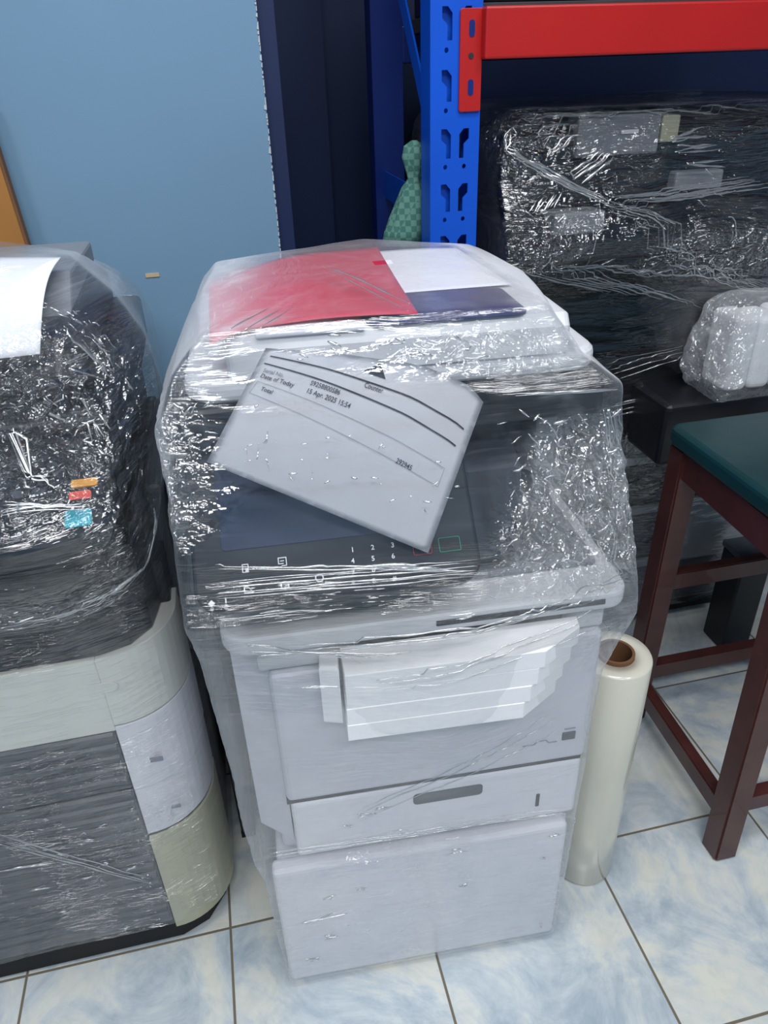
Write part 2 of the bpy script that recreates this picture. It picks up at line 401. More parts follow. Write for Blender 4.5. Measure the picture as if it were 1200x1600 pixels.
from mathutils.bvhtree import BVHTree
def fold_mat():
    m, nt, b = nm('stretch_film_folds'); L = nt.links.new; nt.nodes.remove(b); out = nt.nodes['Material Output']
    tr = N(nt, 'ShaderNodeBsdfTransparent'); gl = N(nt, 'ShaderNodeBsdfGlossy', Roughness=.13)
    df = N(nt, 'ShaderNodeBsdfDiffuse'); df.inputs['Color'].default_value = (.86, .88, .92, 1)
    a = N(nt, 'ShaderNodeMixShader'); a.inputs[0].default_value = .2; L(tr.outputs[0], a.inputs[1]); L(df.outputs[0], a.inputs[2])
    c = N(nt, 'ShaderNodeMixShader'); c.inputs[0].default_value = .52; L(a.outputs[0], c.inputs[1]); L(gl.outputs[0], c.inputs[2])
    L(c.outputs[0], out.inputs['Surface']); return m
M['fold'] = fold_mat()
def folds(fobj, lines, seed=0):
    """rolled-up creases of the film: thin tapering ropes lying on the film surface"""
    rnd = random.Random(seed); me = fobj.data
    bv = BVHTree.FromPolygons([v.co for v in me.vertices], [p.vertices[:] for p in me.polygons])
    bm = bmesh.new()
    for p, q, r in lines:
        p, q = Vector(p), Vector(q); ln = (q-p).length; n = max(3, int(ln/.004)); k = 6; rings = []
        ph = rnd.uniform(0, 6); wob = rnd.uniform(.0001, .0008)
        side = (q-p).cross(Vector((0, -.5, .8))).normalized()
        for i in range(n+1):
            t = i/n; c = p.lerp(q, t) + side*wob*math.sin(ph+t*ln*60)
            hit = bv.find_nearest(c)
            c2, nn = hit[0], hit[1]
            if nn is None: nn = Vector((0, -1, 0))
            d = (q-p).normalized(); nn = (nn-d*nn.dot(d)).normalized(); s2 = d.cross(nn)
            if nn.y*.5-nn.z*.2 > .35: nn = -nn
            rr = 1.35*r*(math.sin(math.pi*min(.97, max(.03, t)))**.5)*(.75+.25*math.sin(ph*3+t*ln*150))
            c2 = c2+nn*.0004
            rings.append([bm.verts.new(c2+(s2*math.cos(2*math.pi*j/k)*1.2+nn*math.sin(2*math.pi*j/k)*.8)*rr) for j in range(k)])
        for a, b in zip(rings, rings[1:]):
            for j in range(k): bm.faces.new((a[j], a[(j+1) % k], b[(j+1) % k], b[j]))
        bm.faces.new(rings[0][::-1]); bm.faces.new(rings[-1])
    o = link('film_creases', bm, M['fold'], fobj, True); o['kind'] = 'stuff'; return o
FOLDS_BLACK = [
((0.0536, -0.02, 1.0637), (0.1003, -0.02, 1.0887), 0.00199),
((0.0543, -0.02, 1.0594), (0.1022, -0.02, 1.0854), 0.00109),
((0.0575, -0.02, 1.0544), (0.1084, -0.02, 1.085), 0.0012),
((0.0651, -0.02, 1.0481), (0.1113, -0.02, 1.0775), 0.00112),
((0.0643, -0.02, 1.0455), (0.1224, -0.02, 1.0755), 0.0012),
((0.0739, -0.02, 1.0368), (0.1302, -0.02, 1.0688), 0.00172),
((0.0766, -0.02, 1.0315), (0.1335, -0.02, 1.0648), 0.00129),
((0.0755, -0.02, 1.0284), (0.1337, -0.02, 1.0637), 0.00164),
((0.1059, -0.02, 0.9989), (0.1648, -0.02, 1.0317), 0.00169),
((0.1092, -0.02, 0.9923), (0.1676, -0.02, 1.0271), 0.00111),
((0.1158, -0.02, 0.991), (0.1767, -0.02, 1.026), 0.00181),
((0.1127, -0.02, 0.9882), (0.1798, -0.02, 1.0251), 0.00203),
((0.1245, -0.02, 0.9808), (0.1819, -0.02, 1.0184), 0.00206),
((0.2812, -0.02, 1.0462), (0.3424, -0.02, 1.0567), 0.00189),
((0.2813, -0.02, 1.0412), (0.3484, -0.02, 1.0488), 0.00187),
((0.2847, -0.02, 1.0349), (0.3495, -0.02, 1.0424), 0.00106),
((0.2926, -0.02, 1.0287), (0.3555, -0.02, 1.0304), 0.00146),
((0.2904, -0.02, 1.0213), (0.3647, -0.02, 1.0278), 0.00134),
((0.2969, -0.02, 1.0192), (0.367, -0.02, 1.0206), 0.00104),
((0.3111, -0.02, 1.0021), (0.3769, -0.02, 1.0029), 0.00127),
((0.3119, -0.02, 1.0002), (0.3775, -0.02, 0.9934), 0.00168),
((0.1727, -0.02, 0.9523), (0.4237, -0.02, 0.9737), 0.00096),
((0.1729, -0.02, 0.9506), (0.4315, -0.02, 0.9681), 0.00125),
((0.178, -0.02, 0.9481), (0.4343, -0.02, 0.9653), 0.00145),
((0.1851, -0.02, 0.9403), (0.4445, -0.02, 0.9621), 0.00136),
((0.1879, -0.02, 0.9394), (0.4511, -0.02, 0.9576), 0.0013),
((0.1936, -0.02, 0.9334), (0.4583, -0.02, 0.9583), 0.00118),
((0.1952, -0.02, 0.9308), (0.469, -0.02, 0.9503), 0.00139),
((-0.0094, -0.02, 1.0508), (0.1576, -0.02, 0.9564), 0.0019),
((-0.007, -0.02, 1.0437), (0.1671, -0.02, 0.9468), 0.00155),
((-0.0052, -0.02, 1.0413), (0.1677, -0.02, 0.9423), 0.00177),
((-0.0073, -0.02, 1.0364), (0.1771, -0.02, 0.9336), 0.00143),
((0.1671, -0.02, 0.9494), (0.507, -0.02, 0.7964), 0.001),
((0.1664, -0.02, 0.9481), (0.5082, -0.02, 0.7878), 0.00088),
((0.1639, -0.02, 0.945), (0.5035, -0.02, 0.7854), 0.00102),
((0.1634, -0.02, 0.9391), (0.5063, -0.02, 0.7789), 0.00142),
((0.1695, -0.02, 0.9371), (0.5063, -0.02, 0.7762), 0.00124),
((0.1699, -0.02, 0.931), (0.5043, -0.02, 0.7694), 0.00093),
((0.1673, -0.02, 0.9246), (0.5126, -0.02, 0.7609), 0.00125),
((0.0297, -0.02, 0.9342), (0.0495, -0.02, 0.9578), 0.00109),
((0.0382, -0.02, 0.934), (0.0568, -0.02, 0.9577), 0.00066),
((0.0384, -0.02, 0.9348), (0.0579, -0.02, 0.9601), 0.00135),
((0.044, -0.02, 0.9385), (0.0652, -0.02, 0.9599), 0.00095),
((0.0551, -0.02, 0.9378), (0.0722, -0.02, 0.962), 0.00104),
((0.0552, -0.02, 0.9367), (0.077, -0.02, 0.9669), 0.00103),
((0.0617, -0.02, 0.9407), (0.0803, -0.02, 0.9655), 0.0013),
((0.0664, -0.02, 0.9429), (0.0895, -0.02, 0.9667), 0.00085),
((0.0709, -0.02, 0.9403), (0.0913, -0.02, 0.9697), 0.00103),
((0.0386, -0.02, 0.9264), (0.0729, -0.02, 0.9341), 0.00097),
((0.0519, -0.02, 0.9218), (0.0903, -0.02, 0.929), 0.00102),
((0.0722, -0.02, 0.9143), (0.1065, -0.02, 0.921), 0.00149),
((0.0901, -0.02, 0.9058), (0.1278, -0.02, 0.9129), 0.0012),
((0.1062, -0.02, 0.8956), (0.1434, -0.02, 0.9065), 0.00105),
((0.1218, -0.02, 0.888), (0.1607, -0.02, 0.9004), 0.00142),
((0.1392, -0.02, 0.8804), (0.1763, -0.02, 0.8883), 0.00084),
((0.1555, -0.02, 0.8717), (0.1873, -0.02, 0.8866), 0.00121),
((0.0158, -0.02, 0.8757), (0.1777, -0.02, 0.8136), 0.00138),
((0.0274, -0.02, 0.8706), (0.192, -0.02, 0.8107), 0.00082),
((0.0434, -0.02, 0.8722), (0.2291, -0.02, 0.801), 0.0009),
((0.0568, -0.02, 0.8746), (0.2433, -0.02, 0.7989), 0.00093),
((0.0666, -0.02, 0.8748), (0.2719, -0.02, 0.7935), 0.00083),
((0.0847, -0.02, 0.8692), (0.2957, -0.02, 0.7847), 0.00107),
((0.0966, -0.02, 0.8685), (0.3237, -0.02, 0.7803), 0.00141),
((0.1071, -0.02, 0.8707), (0.3479, -0.02, 0.7714), 0.00134),
((0.1207, -0.02, 0.8719), (0.3754, -0.02, 0.7644), 0.0009),
((0.0438, -0.02, 0.885), (0.272, -0.02, 0.8408), 0.00127),
((0.0661, -0.02, 0.8861), (0.3024, -0.02, 0.8371), 0.00092),
((0.0987, -0.02, 0.8805), (0.3576, -0.02, 0.8329), 0.00133),
((0.1085, -0.02, 0.8753), (0.3747, -0.02, 0.829), 0.00082),
((0.1483, -0.02, 0.8713), (0.4262, -0.02, 0.8185), 0.00102),
((0.1589, -0.02, 0.8711), (0.4475, -0.02, 0.817), 0.00083),
((0.1936, -0.02, 0.8656), (0.4985, -0.02, 0.8064), 0.00115),
((0.0073, -0.02, 1.0828), (-0.0103, -0.02, 1.0423), 0.00125),
((0.0099, -0.02, 1.0832), (-0.0085, -0.02, 1.0379), 0.0012),
((0.0237, -0.02, 1.086), (-0.0073, -0.02, 1.0381), 0.00134),
((0.0253, -0.02, 1.0885), (-0.0064, -0.02, 1.035), 0.00141),
((0.016, -0.02, 1.0906), (0.417, -0.02, 1.11), 0.00094),
((0.0201, -0.02, 1.0879), (0.4268, -0.02, 1.1022), 0.00107),
((0.0203, -0.02, 1.087), (0.4313, -0.02, 1.0967), 0.00107),
((0.2003, -0.02, 0.5809), (0.5349, -0.02, 0.614), 0.00118),
((0.2114, -0.02, 0.5712), (0.5471, -0.02, 0.6055), 0.00144),
((0.2159, -0.02, 0.5616), (0.5607, -0.02, 0.5943), 0.00227),
((0.2443, -0.02, 0.5906), (0.4063, -0.02, 0.6044), 0.0016),
((0.2415, -0.02, 0.5887), (0.4166, -0.02, 0.5939), 0.00118),
((0.1989, -0.02, 0.6787), (0.3512, -0.02, 0.6994), 0.00051),
((0.207, -0.02, 0.6681), (0.3487, -0.02, 0.6947), 0.00071),
((0.2151, -0.02, 0.6571), (0.3578, -0.02, 0.6848), 0.00076),
((0.2276, -0.02, 0.6422), (0.3543, -0.02, 0.676), 0.00078),
((0.4207, -0.02, 0.9074), (0.4484, -0.02, 0.9139), 0.00055),
((0.2399, -0.02, 0.9463), (0.2523, -0.02, 0.9489), 0.00105),
((0.3452, -0.02, 0.8327), (0.3443, -0.02, 0.8343), 0.00121),
((0.0948, -0.02, 1.0377), (0.0934, -0.02, 1.048), 0.00117),
((0.3574, -0.02, 0.98), (0.3451, -0.02, 0.9919), 0.00074),
((0.0438, -0.02, 0.9717), (0.0557, -0.02, 0.9777), 0.00059),
((0.2923, -0.02, 1.043), (0.2853, -0.02, 1.0487), 0.00084),
((0.0496, -0.02, 0.9732), (0.0499, -0.02, 0.9665), 0.00099),
((0.412, -0.02, 0.8941), (0.4371, -0.02, 0.8901), 0.0009),
((0.3745, -0.02, 0.8963), (0.411, -0.02, 0.8871), 0.00111),
((0.1306, -0.02, 0.8752), (0.1326, -0.02, 0.8857), 0.00059),
((0.0756, -0.02, 1.0068), (0.0921, -0.02, 1.0114), 0.00059),
((0.3445, -0.02, 0.9226), (0.3264, -0.02, 0.9364), 0.00065),
((0.1718, -0.02, 0.8601), (0.2053, -0.02, 0.8542), 0.00073),
((0.1871, -0.02, 0.9782), (0.1859, -0.02, 0.9912), 0.00101),
((0.3833, -0.02, 0.8777), (0.3712, -0.02, 0.8777), 0.00068),
((0.3142, -0.02, 0.9512), (0.3486, -0.02, 0.9409), 0.00064),
((0.1556, -0.02, 0.8475), (0.1628, -0.02, 0.8488), 0.0009),
((0.3666, -0.02, 0.8248), (0.3818, -0.02, 0.809), 0.00102),
((0.0591, -0.02, 0.8801), (0.0631, -0.02, 0.8925), 0.00133),
((0.025, -0.02, 0.939), (0.0337, -0.02, 0.9281), 0.00086),
((0.0949, -0.02, 1.0026), (0.0895, -0.02, 1.0013), 0.00083),
((0.3232, -0.02, 0.9982), (0.3235, -0.02, 1.0049), 0.00134),
((0.3968, -0.02, 0.8451), (0.413, -0.02, 0.8468), 0.00066),
((0.3724, -0.02, 0.9371), (0.3553, -0.02, 0.9474), 0.00062),
((0.3407, -0.02, 0.8364), (0.3359, -0.02, 0.8277), 0.0008),
]
FOLDS_CENTRE = [
((-0.0156, -0.0552, 0.7648), (0.2274, -0.059, 0.761), 0.00036),
((-0.015, -0.0566, 0.7634), (0.2258, -0.0612, 0.7588), 0.00037),
((-0.0145, -0.0598, 0.7602), (0.2267, -0.064, 0.756), 0.00077),
((-0.0107, -0.0641, 0.7559), (0.2263, -0.068, 0.752), 0.0007),
((-0.0107, -0.066, 0.754), (0.2258, -0.0694, 0.7506), 0.00039),
((-0.0102, -0.0681, 0.7519), (0.2262, -0.0729, 0.7471), 0.00049),
((-0.0059, -0.0413, 0.7787), (0.1992, -0.0634, 0.7566), 0.00075),
((-0.0041, -0.0439, 0.7761), (0.2015, -0.0653, 0.7547), 0.00072),
((0.1225, -0.0542, 0.7658), (0.1581, -0.0563, 0.7637), 0.00128),
((0.131, -0.0551, 0.7649), (0.1733, -0.0585, 0.7615), 0.0016),
((0.145, -0.0579, 0.7621), (0.1911, -0.0621, 0.7579), 0.00128),
((0.1519, -0.0609, 0.7591), (0.2039, -0.0636, 0.7564), 0.00102),
((0.1626, -0.0612, 0.7588), (0.2182, -0.0674, 0.7526), 0.00098),
((0.0118, -0.02, 0.7056), (0.1222, -0.02, 0.6571), 0.0008),
((0.0129, -0.02, 0.7003), (0.1309, -0.02, 0.6622), 0.00092),
((0.0136, -0.02, 0.6991), (0.1419, -0.02, 0.6636), 0.00092),
((0.0138, -0.02, 0.6943), (0.1487, -0.02, 0.6637), 0.001),
((0.0157, -0.02, 0.6891), (0.1583, -0.02, 0.6672), 0.00108),
((0.0191, -0.02, 0.686), (0.1693, -0.02, 0.6675), 0.00084),
((0.0623, -0.02, 0.6931), (0.3888, -0.02, 0.695), 0.00103),
((0.0661, -0.02, 0.687), (0.3954, -0.02, 0.6867), 0.0011),
((0.0696, -0.02, 0.6829), (0.4, -0.02, 0.6833), 0.00067),
((0.137, -0.02, 0.6327), (0.3537, -0.02, 0.6635), 0.00101),
((0.1398, -0.02, 0.6254), (0.365, -0.02, 0.656), 0.00092),
((0.1434, -0.02, 0.618), (0.3824, -0.02, 0.6387), 0.00059),
((0.3619, 0.0, 0.8693), (0.389, 0.0, 0.6897), 0.00093),
((0.3654, 0.0, 0.8686), (0.3924, -0.0, 0.6902), 0.0012),
((0.3669, -0.0, 0.8688), (0.3956, 0.0, 0.6893), 0.00106),
((0.3678, 0.0, 0.8689), (0.398, 0.0, 0.6934), 0.00087),
((0.3713, 0.0, 0.8657), (0.4005, 0.0, 0.6927), 0.00138),
((0.3735, 0.0, 0.8661), (0.401, 0.0, 0.692), 0.00094),
((0.3755, 0.0, 0.8673), (0.4051, 0.0, 0.6938), 0.0007),
((0.3386, 0.0, 0.7736), (0.3618, 0.0, 0.6946), 0.00087),
((0.3493, 0.0, 0.7684), (0.3708, 0.0, 0.6907), 0.00126),
((0.3549, -0.0, 0.7642), (0.3786, 0.0, 0.6879), 0.00069),
((0.3616, 0.0, 0.7636), (0.3853, 0.0, 0.6854), 0.00136),
((0.373, -0.0, 0.7576), (0.394, 0.0, 0.6867), 0.00126),
((0.3817, 0.0, 0.7528), (0.3989, 0.0, 0.6839), 0.00087),
((0.4978, 1.2097, 0.753), (0.3823, 0.2112, 0.907), 0.00083),
((0.4801, 1.0964, 0.7765), (0.3722, 0.1588, 0.9204), 0.00055),
((0.4354, 0.8392, 0.8362), (0.3655, 0.1181, 0.9293), 0.00112),
((0.4219, 0.7757, 0.8541), (0.3575, 0.0747, 0.94), 0.00101),
((0.382, 0.4077, 0.9073), (0.4278, 0.1214, 0.8462), 0.00109),
((0.3855, 0.4055, 0.9026), (0.4216, 0.1022, 0.8545), 0.00093),
((0.3694, 0.3072, 0.9242), (0.4161, 0.0768, 0.8619), 0.00098),
((0.0287, 0.0231, 0.97), (0.0641, 0.0736, 0.97), 0.00091),
((0.0414, 0.0157, 0.97), (0.0768, 0.0723, 0.97), 0.00076),
((0.0519, 0.0134, 0.97), (0.0858, 0.0693, 0.97), 0.00073),
((0.1253, 0.2071, 0.97), (0.1899, 0.0491, 0.97), 0.00113),
((0.1241, 0.191, 0.97), (0.1847, 0.0289, 0.97), 0.00059),
((0.2747, 0.0, 0.8918), (0.3759, -0.0, 0.8872), 0.00073),
((0.2751, 0.0, 0.8911), (0.3769, -0.0, 0.8871), 0.0009),
((0.2738, 0.0, 0.8898), (0.3768, 0.0, 0.8866), 0.00063),
((0.3794, 0.0, 0.8298), (0.3843, -0.0, 0.8199), 0.00052),
((0.2811, -0.0, 0.8541), (0.2915, 0.0, 0.8341), 0.00125),
((0.3323, 0.0, 0.7905), (0.3372, 0.0, 0.7853), 0.00124),
((0.3226, -0.0, 0.7438), (0.3273, 0.0, 0.7583), 0.0009),
((0.3295, -0.0, 0.7952), (0.3355, 0.0, 0.7899), 0.00056),
((0.3147, 0.0, 0.7799), (0.3178, 0.0, 0.7974), 0.00075),
((0.3029, 0.0, 0.8322), (0.3142, -0.0, 0.8215), 0.00131),
((0.3092, -0.0, 0.8526), (0.3173, 0.0, 0.861), 0.00064),
((0.391, 0.0, 0.7718), (0.3972, 0.0, 0.7756), 0.00094),
((0.3435, -0.0, 0.8069), (0.3491, -0.0, 0.7906), 0.00095),
((0.3761, 0.0, 0.8368), (0.3944, 0.0, 0.8238), 0.00076),
((0.2629, -0.0, 0.8431), (0.2748, 0.0, 0.8532), 0.00058),
((0.3658, 0.0, 0.7671), (0.3855, 0.0, 0.7538), 0.00102),
((0.26, 0.0, 0.7359), (0.264, -0.0, 0.7282), 0.00127),
((0.3684, 0.0, 0.8239), (0.3738, 0.0, 0.8188), 0.00077),
((0.2783, 0.0, 0.738), (0.2914, 0.0, 0.7395), 0.00056),
((0.313, -0.0, 0.734), (0.3261, -0.0, 0.7099), 0.00135),
((0.3087, 0.0, 0.8599), (0.3237, 0.0, 0.8621), 0.0011),
((0.2975, 0.0, 0.8594), (0.3035, 0.0, 0.8644), 0.00096),
((0.3748, 0.0, 0.813), (0.3864, 0.0, 0.8193), 0.00063),
((0.2603, 0.0, 0.7412), (0.2663, -0.0, 0.7222), 0.00073),
((0.2735, -0.0, 0.7881), (0.2797, 0.0, 0.7916), 0.00068),
((0.3493, -0.0, 0.763), (0.3583, 0.0, 0.7763), 0.00115),
((0.2845, -0.0, 0.8113), (0.2909, 0.0, 0.7953), 0.00073),
((0.2937, 0.0, 0.8683), (0.3068, -0.0, 0.8595), 0.00093),
((0.3737, 0.0, 0.7363), (0.3916, 0.0, 0.745), 0.00062),
((0.3062, 0.0, 0.816), (0.3115, 0.0, 0.8127), 0.00094),
((0.2755, 0.0, 0.7351), (0.2865, 0.0, 0.717), 0.00081),
((0.3508, 0.0, 0.7974), (0.365, 0.0, 0.8004), 0.00109),
((0.3234, 0.0, 0.804), (0.3343, 0.0, 0.8101), 0.00061),
((0.2818, 0.0, 0.7325), (0.2862, 0.0, 0.7249), 0.00088),
((0.3721, 0.0, 0.7732), (0.3908, 0.0, 0.7726), 0.00095),
((0.3069, 0.0, 0.8316), (0.3213, -0.0, 0.8163), 0.00115),
((0.374, -0.0, 0.7908), (0.382, 0.0, 0.8066), 0.0006),
((0.3117, -0.0, 0.8119), (0.3293, 0.0, 0.8137), 0.00113),
((0.3334, -0.0, 0.8054), (0.3373, -0.0, 0.796), 0.00109),
((0.3105, 0.0, 0.8026), (0.3169, 0.0, 0.8115), 0.00058),
((0.2755, 0.0, 0.8767), (0.2846, 0.0, 0.8683), 0.00119),
((0.2646, -0.0, 0.8253), (0.2722, 0.0, 0.8336), 0.00052),
((0.3156, 0.0, 0.7613), (0.3348, 0.0, 0.7657), 0.00133),
((0.3578, 0.0, 0.8099), (0.3675, 0.0, 0.791), 0.00116),
((0.2781, -0.0, 0.7946), (0.2812, 0.0, 0.8171), 0.00065),
((0.3401, 0.0, 0.7674), (0.3445, 0.0, 0.7701), 0.00063),
((0.3033, 0.0, 0.8602), (0.3145, 0.0, 0.8446), 0.0013),
((0.3148, 0.0, 0.8219), (0.3199, 0.0, 0.812), 0.00101),
((0.3693, -0.0, 0.8213), (0.381, 0.0, 0.8243), 0.00124),
((0.2792, 0.0, 0.8364), (0.2855, 0.0, 0.8369), 0.00109),
((0.2884, 0.0, 0.865), (0.2957, -0.0, 0.8707), 0.00111),
((0.2668, -0.0, 0.8053), (0.2693, 0.0, 0.7982), 0.00094),
((0.3663, -0.0, 0.8379), (0.3727, 0.0, 0.8349), 0.00111),
((0.2811, -0.0, 0.8368), (0.2907, 0.0, 0.8275), 0.00064),
((0.3346, 0.0, 0.8114), (0.3479, 0.0, 0.81), 0.00059),
((0.3659, 0.0, 0.8219), (0.3801, -0.0, 0.8253), 0.0013),
((0.2916, 0.0, 0.8111), (0.3108, 0.0, 0.8112), 0.00101),
((0.3135, 0.0, 0.7788), (0.3193, 0.0, 0.7808), 0.00079),
((0.257, -0.0, 0.7659), (0.2675, 0.0, 0.7725), 0.00116),
((0.2532, 0.0, 0.8649), (0.2625, 0.0, 0.8664), 0.00076),
((0.3056, 0.0, 0.8423), (0.3204, 0.0, 0.831), 0.00096),
((0.3746, 0.0, 0.7416), (0.3856, 0.0, 0.7147), 0.00126),
((0.2615, -0.0, 0.8179), (0.2793, -0.0, 0.8261), 0.00085),
((0.3784, 0.0, 0.7154), (0.3852, 0.0, 0.7016), 0.00066),
((0.3767, 0.0, 0.8657), (0.388, 0.0, 0.8685), 0.00105),
((0.3093, 0.0, 0.8342), (0.3175, 0.0, 0.8476), 0.00129),
((0.3345, 0.0, 0.8677), (0.3447, 0.0, 0.8539), 0.00065),
((0.3706, -0.0, 0.8614), (0.3873, 0.0, 0.8697), 0.00139),
((0.2929, 0.0, 0.832), (0.2981, 0.0, 0.8358), 0.00112),
((0.2693, 0.0, 0.7464), (0.2787, 0.0, 0.7221), 0.00125),
((0.3536, -0.0, 0.8338), (0.359, 0.0, 0.8403), 0.00137),
((0.3709, 0.0, 0.7542), (0.3728, -0.0, 0.7737), 0.00132),
((0.3245, -0.0, 0.8185), (0.329, 0.0, 0.8144), 0.00063),
((0.3597, 0.0, 0.7301), (0.3742, -0.0, 0.7428), 0.00117),
((0.3285, 0.0, 0.8269), (0.3384, 0.0, 0.8216), 0.00063),
((0.2518, 0.0, 0.7974), (0.258, -0.0, 0.8037), 0.00084),
((0.3344, -0.0, 0.8412), (0.3413, 0.0, 0.8416), 0.00103),
((0.3508, 0.0, 0.7623), (0.3606, 0.0, 0.7569), 0.00104),
((0.1847, 0.0, 0.9388), (0.1954, 0.0, 0.9364), 0.00097),
((0.1806, 0.0, 0.9357), (0.1952, 0.0, 0.9383), 0.00046),
((0.111, -0.0, 0.96), (0.1226, 0.0, 0.96), 0.00113),
((0.2322, 0.0, 0.9394), (0.2394, 0.0, 0.9412), 0.00089),
((0.1921, -0.0, 0.9396), (0.2024, 0.0, 0.9359), 0.00119),
((0.113, 0.0, 0.9509), (0.1183, -0.0, 0.9488), 0.00067),
((0.2274, 0.0, 0.9478), (0.2381, 0.0, 0.9484), 0.00054),
((0.1237, 0.0, 0.9487), (0.1371, 0.0, 0.9451), 0.00076),
((0.2239, -0.0, 0.9529), (0.2319, 0.0, 0.9484), 0.00078),
((0.2398, -0.0, 0.9295), (0.2541, 0.0, 0.9318), 0.00125),
((0.1507, 0.0, 0.9465), (0.1561, 0.0, 0.9439), 0.00066),
((0.1695, 0.0, 0.9548), (0.1775, 0.0, 0.9518), 0.001),
((0.1102, 0.0, 0.955), (0.1221, 0.0, 0.9512), 0.0012),
((0.1804, -0.0, 0.9395), (0.1912, 0.0, 0.9403), 0.00124),
((0.1541, 0.0, 0.949), (0.1669, 0.0, 0.9505), 0.00111),
((0.1654, 0.0, 0.9478), (0.1758, -0.0, 0.949), 0.00064),
((0.2064, 0.0, 0.9507), (0.2114, 0.0, 0.9532), 0.00081),
((0.1631, -0.0, 0.9442), (0.1665, 0.0, 0.9425), 0.00046),
((0.2042, 0.0, 0.94), (0.2091, 0.0, 0.9427), 0.00049),
((0.2158, 0.0, 0.9351), (0.2242, -0.0, 0.9369), 0.00055),
((0.0852, 0.0, 0.9477), (0.0927, 0.0, 0.9432), 0.00087),
((0.2145, 0.0, 0.9472), (0.2204, 0.0, 0.9494), 0.00086),
((0.2316, -0.0, 0.9325), (0.2389, 0.0, 0.9296), 0.00093),
((0.0828, 0.0, 0.9432), (0.0881, 0.0, 0.9424), 0.00066),
((0.2539, 0.0, 0.9465), (0.2651, 0.0, 0.946), 0.0005),
((0.1679, 0.0, 0.9374), (0.1738, -0.0, 0.9375), 0.00063),
((-0.0185, 0.0, 0.9059), (-0.016, -0.0, 0.9012), 0.00068),
((-0.0327, 0.0, 0.8713), (-0.0261, -0.0, 0.8608), 0.00053),
((-0.0131, 0.0, 0.909), (-0.0049, -0.0, 0.9073), 0.00049),
((-0.0147, -0.0, 0.8724), (-0.0116, -0.0, 0.8782), 0.00057),
((0.0018, 0.0, 0.9093), (0.0063, 0.0, 0.9115), 0.0008),
((-0.0107, 0.0, 0.9011), (-0.005, 0.0, 0.9109), 0.00088),
((-0.0181, 0.0, 0.919), (-0.0151, -0.0, 0.9246), 0.0009),
((-0.0344, 0.0, 0.8834), (-0.0291, 0.0, 0.8801), 0.00123),
((-0.0013, -0.0, 0.9063), (0.0102, 0.0, 0.9075), 0.00046),
((-0.021, 0.0, 0.8808), (-0.0214, 0.0, 0.8762), 0.00087),
((-0.0399, -0.0, 0.8673), (-0.0352, 0.0, 0.8755), 0.00097),
((-0.0165, 0.0, 0.9013), (-0.0099, 0.0, 0.9085), 0.00083),
((-0.0141, 0.0, 0.9121), (-0.0118, 0.0, 0.9096), 0.00095),
((-0.026, 0.0, 0.8677), (-0.0178, 0.0, 0.8677), 0.00118),
((0.0005, -0.0, 0.9073), (0.0064, 0.0, 0.9126), 0.00066),
((-0.0283, 0.0, 0.8891), (-0.0284, -0.0, 0.8803), 0.00125),
((-0.0222, -0.0, 0.885), (-0.0185, 0.0, 0.885), 0.00059),
((-0.0286, 0.0, 0.895), (-0.0274, 0.0, 0.8903), 0.00073),
((-0.0131, 0.0, 0.8777), (-0.0079, 0.0, 0.8784), 0.00122),
((-0.0005, -0.0, 0.8842), (0.0096, 0.0, 0.8805), 0.00081),
((-0.0297, 0.0, 0.9042), (-0.0257, -0.0, 0.911), 0.00051),
((-0.021, 0.0, 0.8851), (-0.0127, 0.0, 0.8881), 0.00124),
((-0.0281, 0.0, 0.895), (-0.0231, 0.0, 0.8912), 0.0007),
((-0.0195, 0.0, 0.8804), (-0.0096, -0.0, 0.8836), 0.00114),
((-0.0217, 0.0, 0.9006), (-0.0157, 0.0, 0.8976), 0.00113),
((-0.0257, 0.0, 0.9144), (-0.0182, 0.0, 0.9065), 0.00073),
((0.0344, 0.0244, 0.8444), (0.0365, 0.0214, 0.8414), 0.00078),
((0.1908, -0.0099, 0.8101), (0.197, -0.0054, 0.8146), 0.00067),
((0.1001, 0.017, 0.837), (0.104, 0.0175, 0.8375), 0.00056),
((0.0575, 0.0371, 0.8571), (0.0598, 0.0349, 0.8549), 0.00064),
((0.0678, 0.0114, 0.8314), (0.0711, 0.0071, 0.8271), 0.00064),
((0.0437, 0.0337, 0.8537), (0.0445, 0.032, 0.852), 0.00051),
((0.087, 0.0147, 0.8347), (0.0891, 0.0133, 0.8333), 0.00054),
((0.097, 0.0005, 0.8205), (0.1025, 0.0024, 0.8224), 0.00105),
((0.0309, 0.0244, 0.8444), (0.0332, 0.0238, 0.8438), 0.00094),
((0.1211, 0.0059, 0.8259), (0.1272, 0.0046, 0.8246), 0.00095),
((0.1817, -0.0156, 0.8044), (0.1895, -0.0171, 0.8029), 0.00089),
((0.1961, 0.0122, 0.8322), (0.2024, 0.0115, 0.8315), 0.00094),
((0.1518, -0.0131, 0.8069), (0.1579, -0.0116, 0.8084), 0.00055),
((0.1029, 0.0332, 0.8532), (0.1075, 0.0319, 0.8519), 0.00112),
((0.1013, 0.0213, 0.8413), (0.1044, 0.0196, 0.8396), 0.00042),
((0.0808, 0.0287, 0.8487), (0.0872, 0.0269, 0.8469), 0.00057),
((0.1706, -0.0101, 0.8099), (0.1723, -0.0087, 0.8113), 0.00069),
((0.1503, 0.0238, 0.8438), (0.153, 0.0243, 0.8443), 0.00103),
((0.0339, 0.0318, 0.8518), (0.0396, 0.0333, 0.8533), 0.00059),
((0.1805, -0.0205, 0.7995), (0.1845, -0.0236, 0.7964), 0.00054),
((0.2016, -0.0141, 0.8059), (0.2094, -0.0147, 0.8053), 0.00045),
((0.0787, 0.0197, 0.8397), (0.0818, 0.0189, 0.8389), 0.00044),
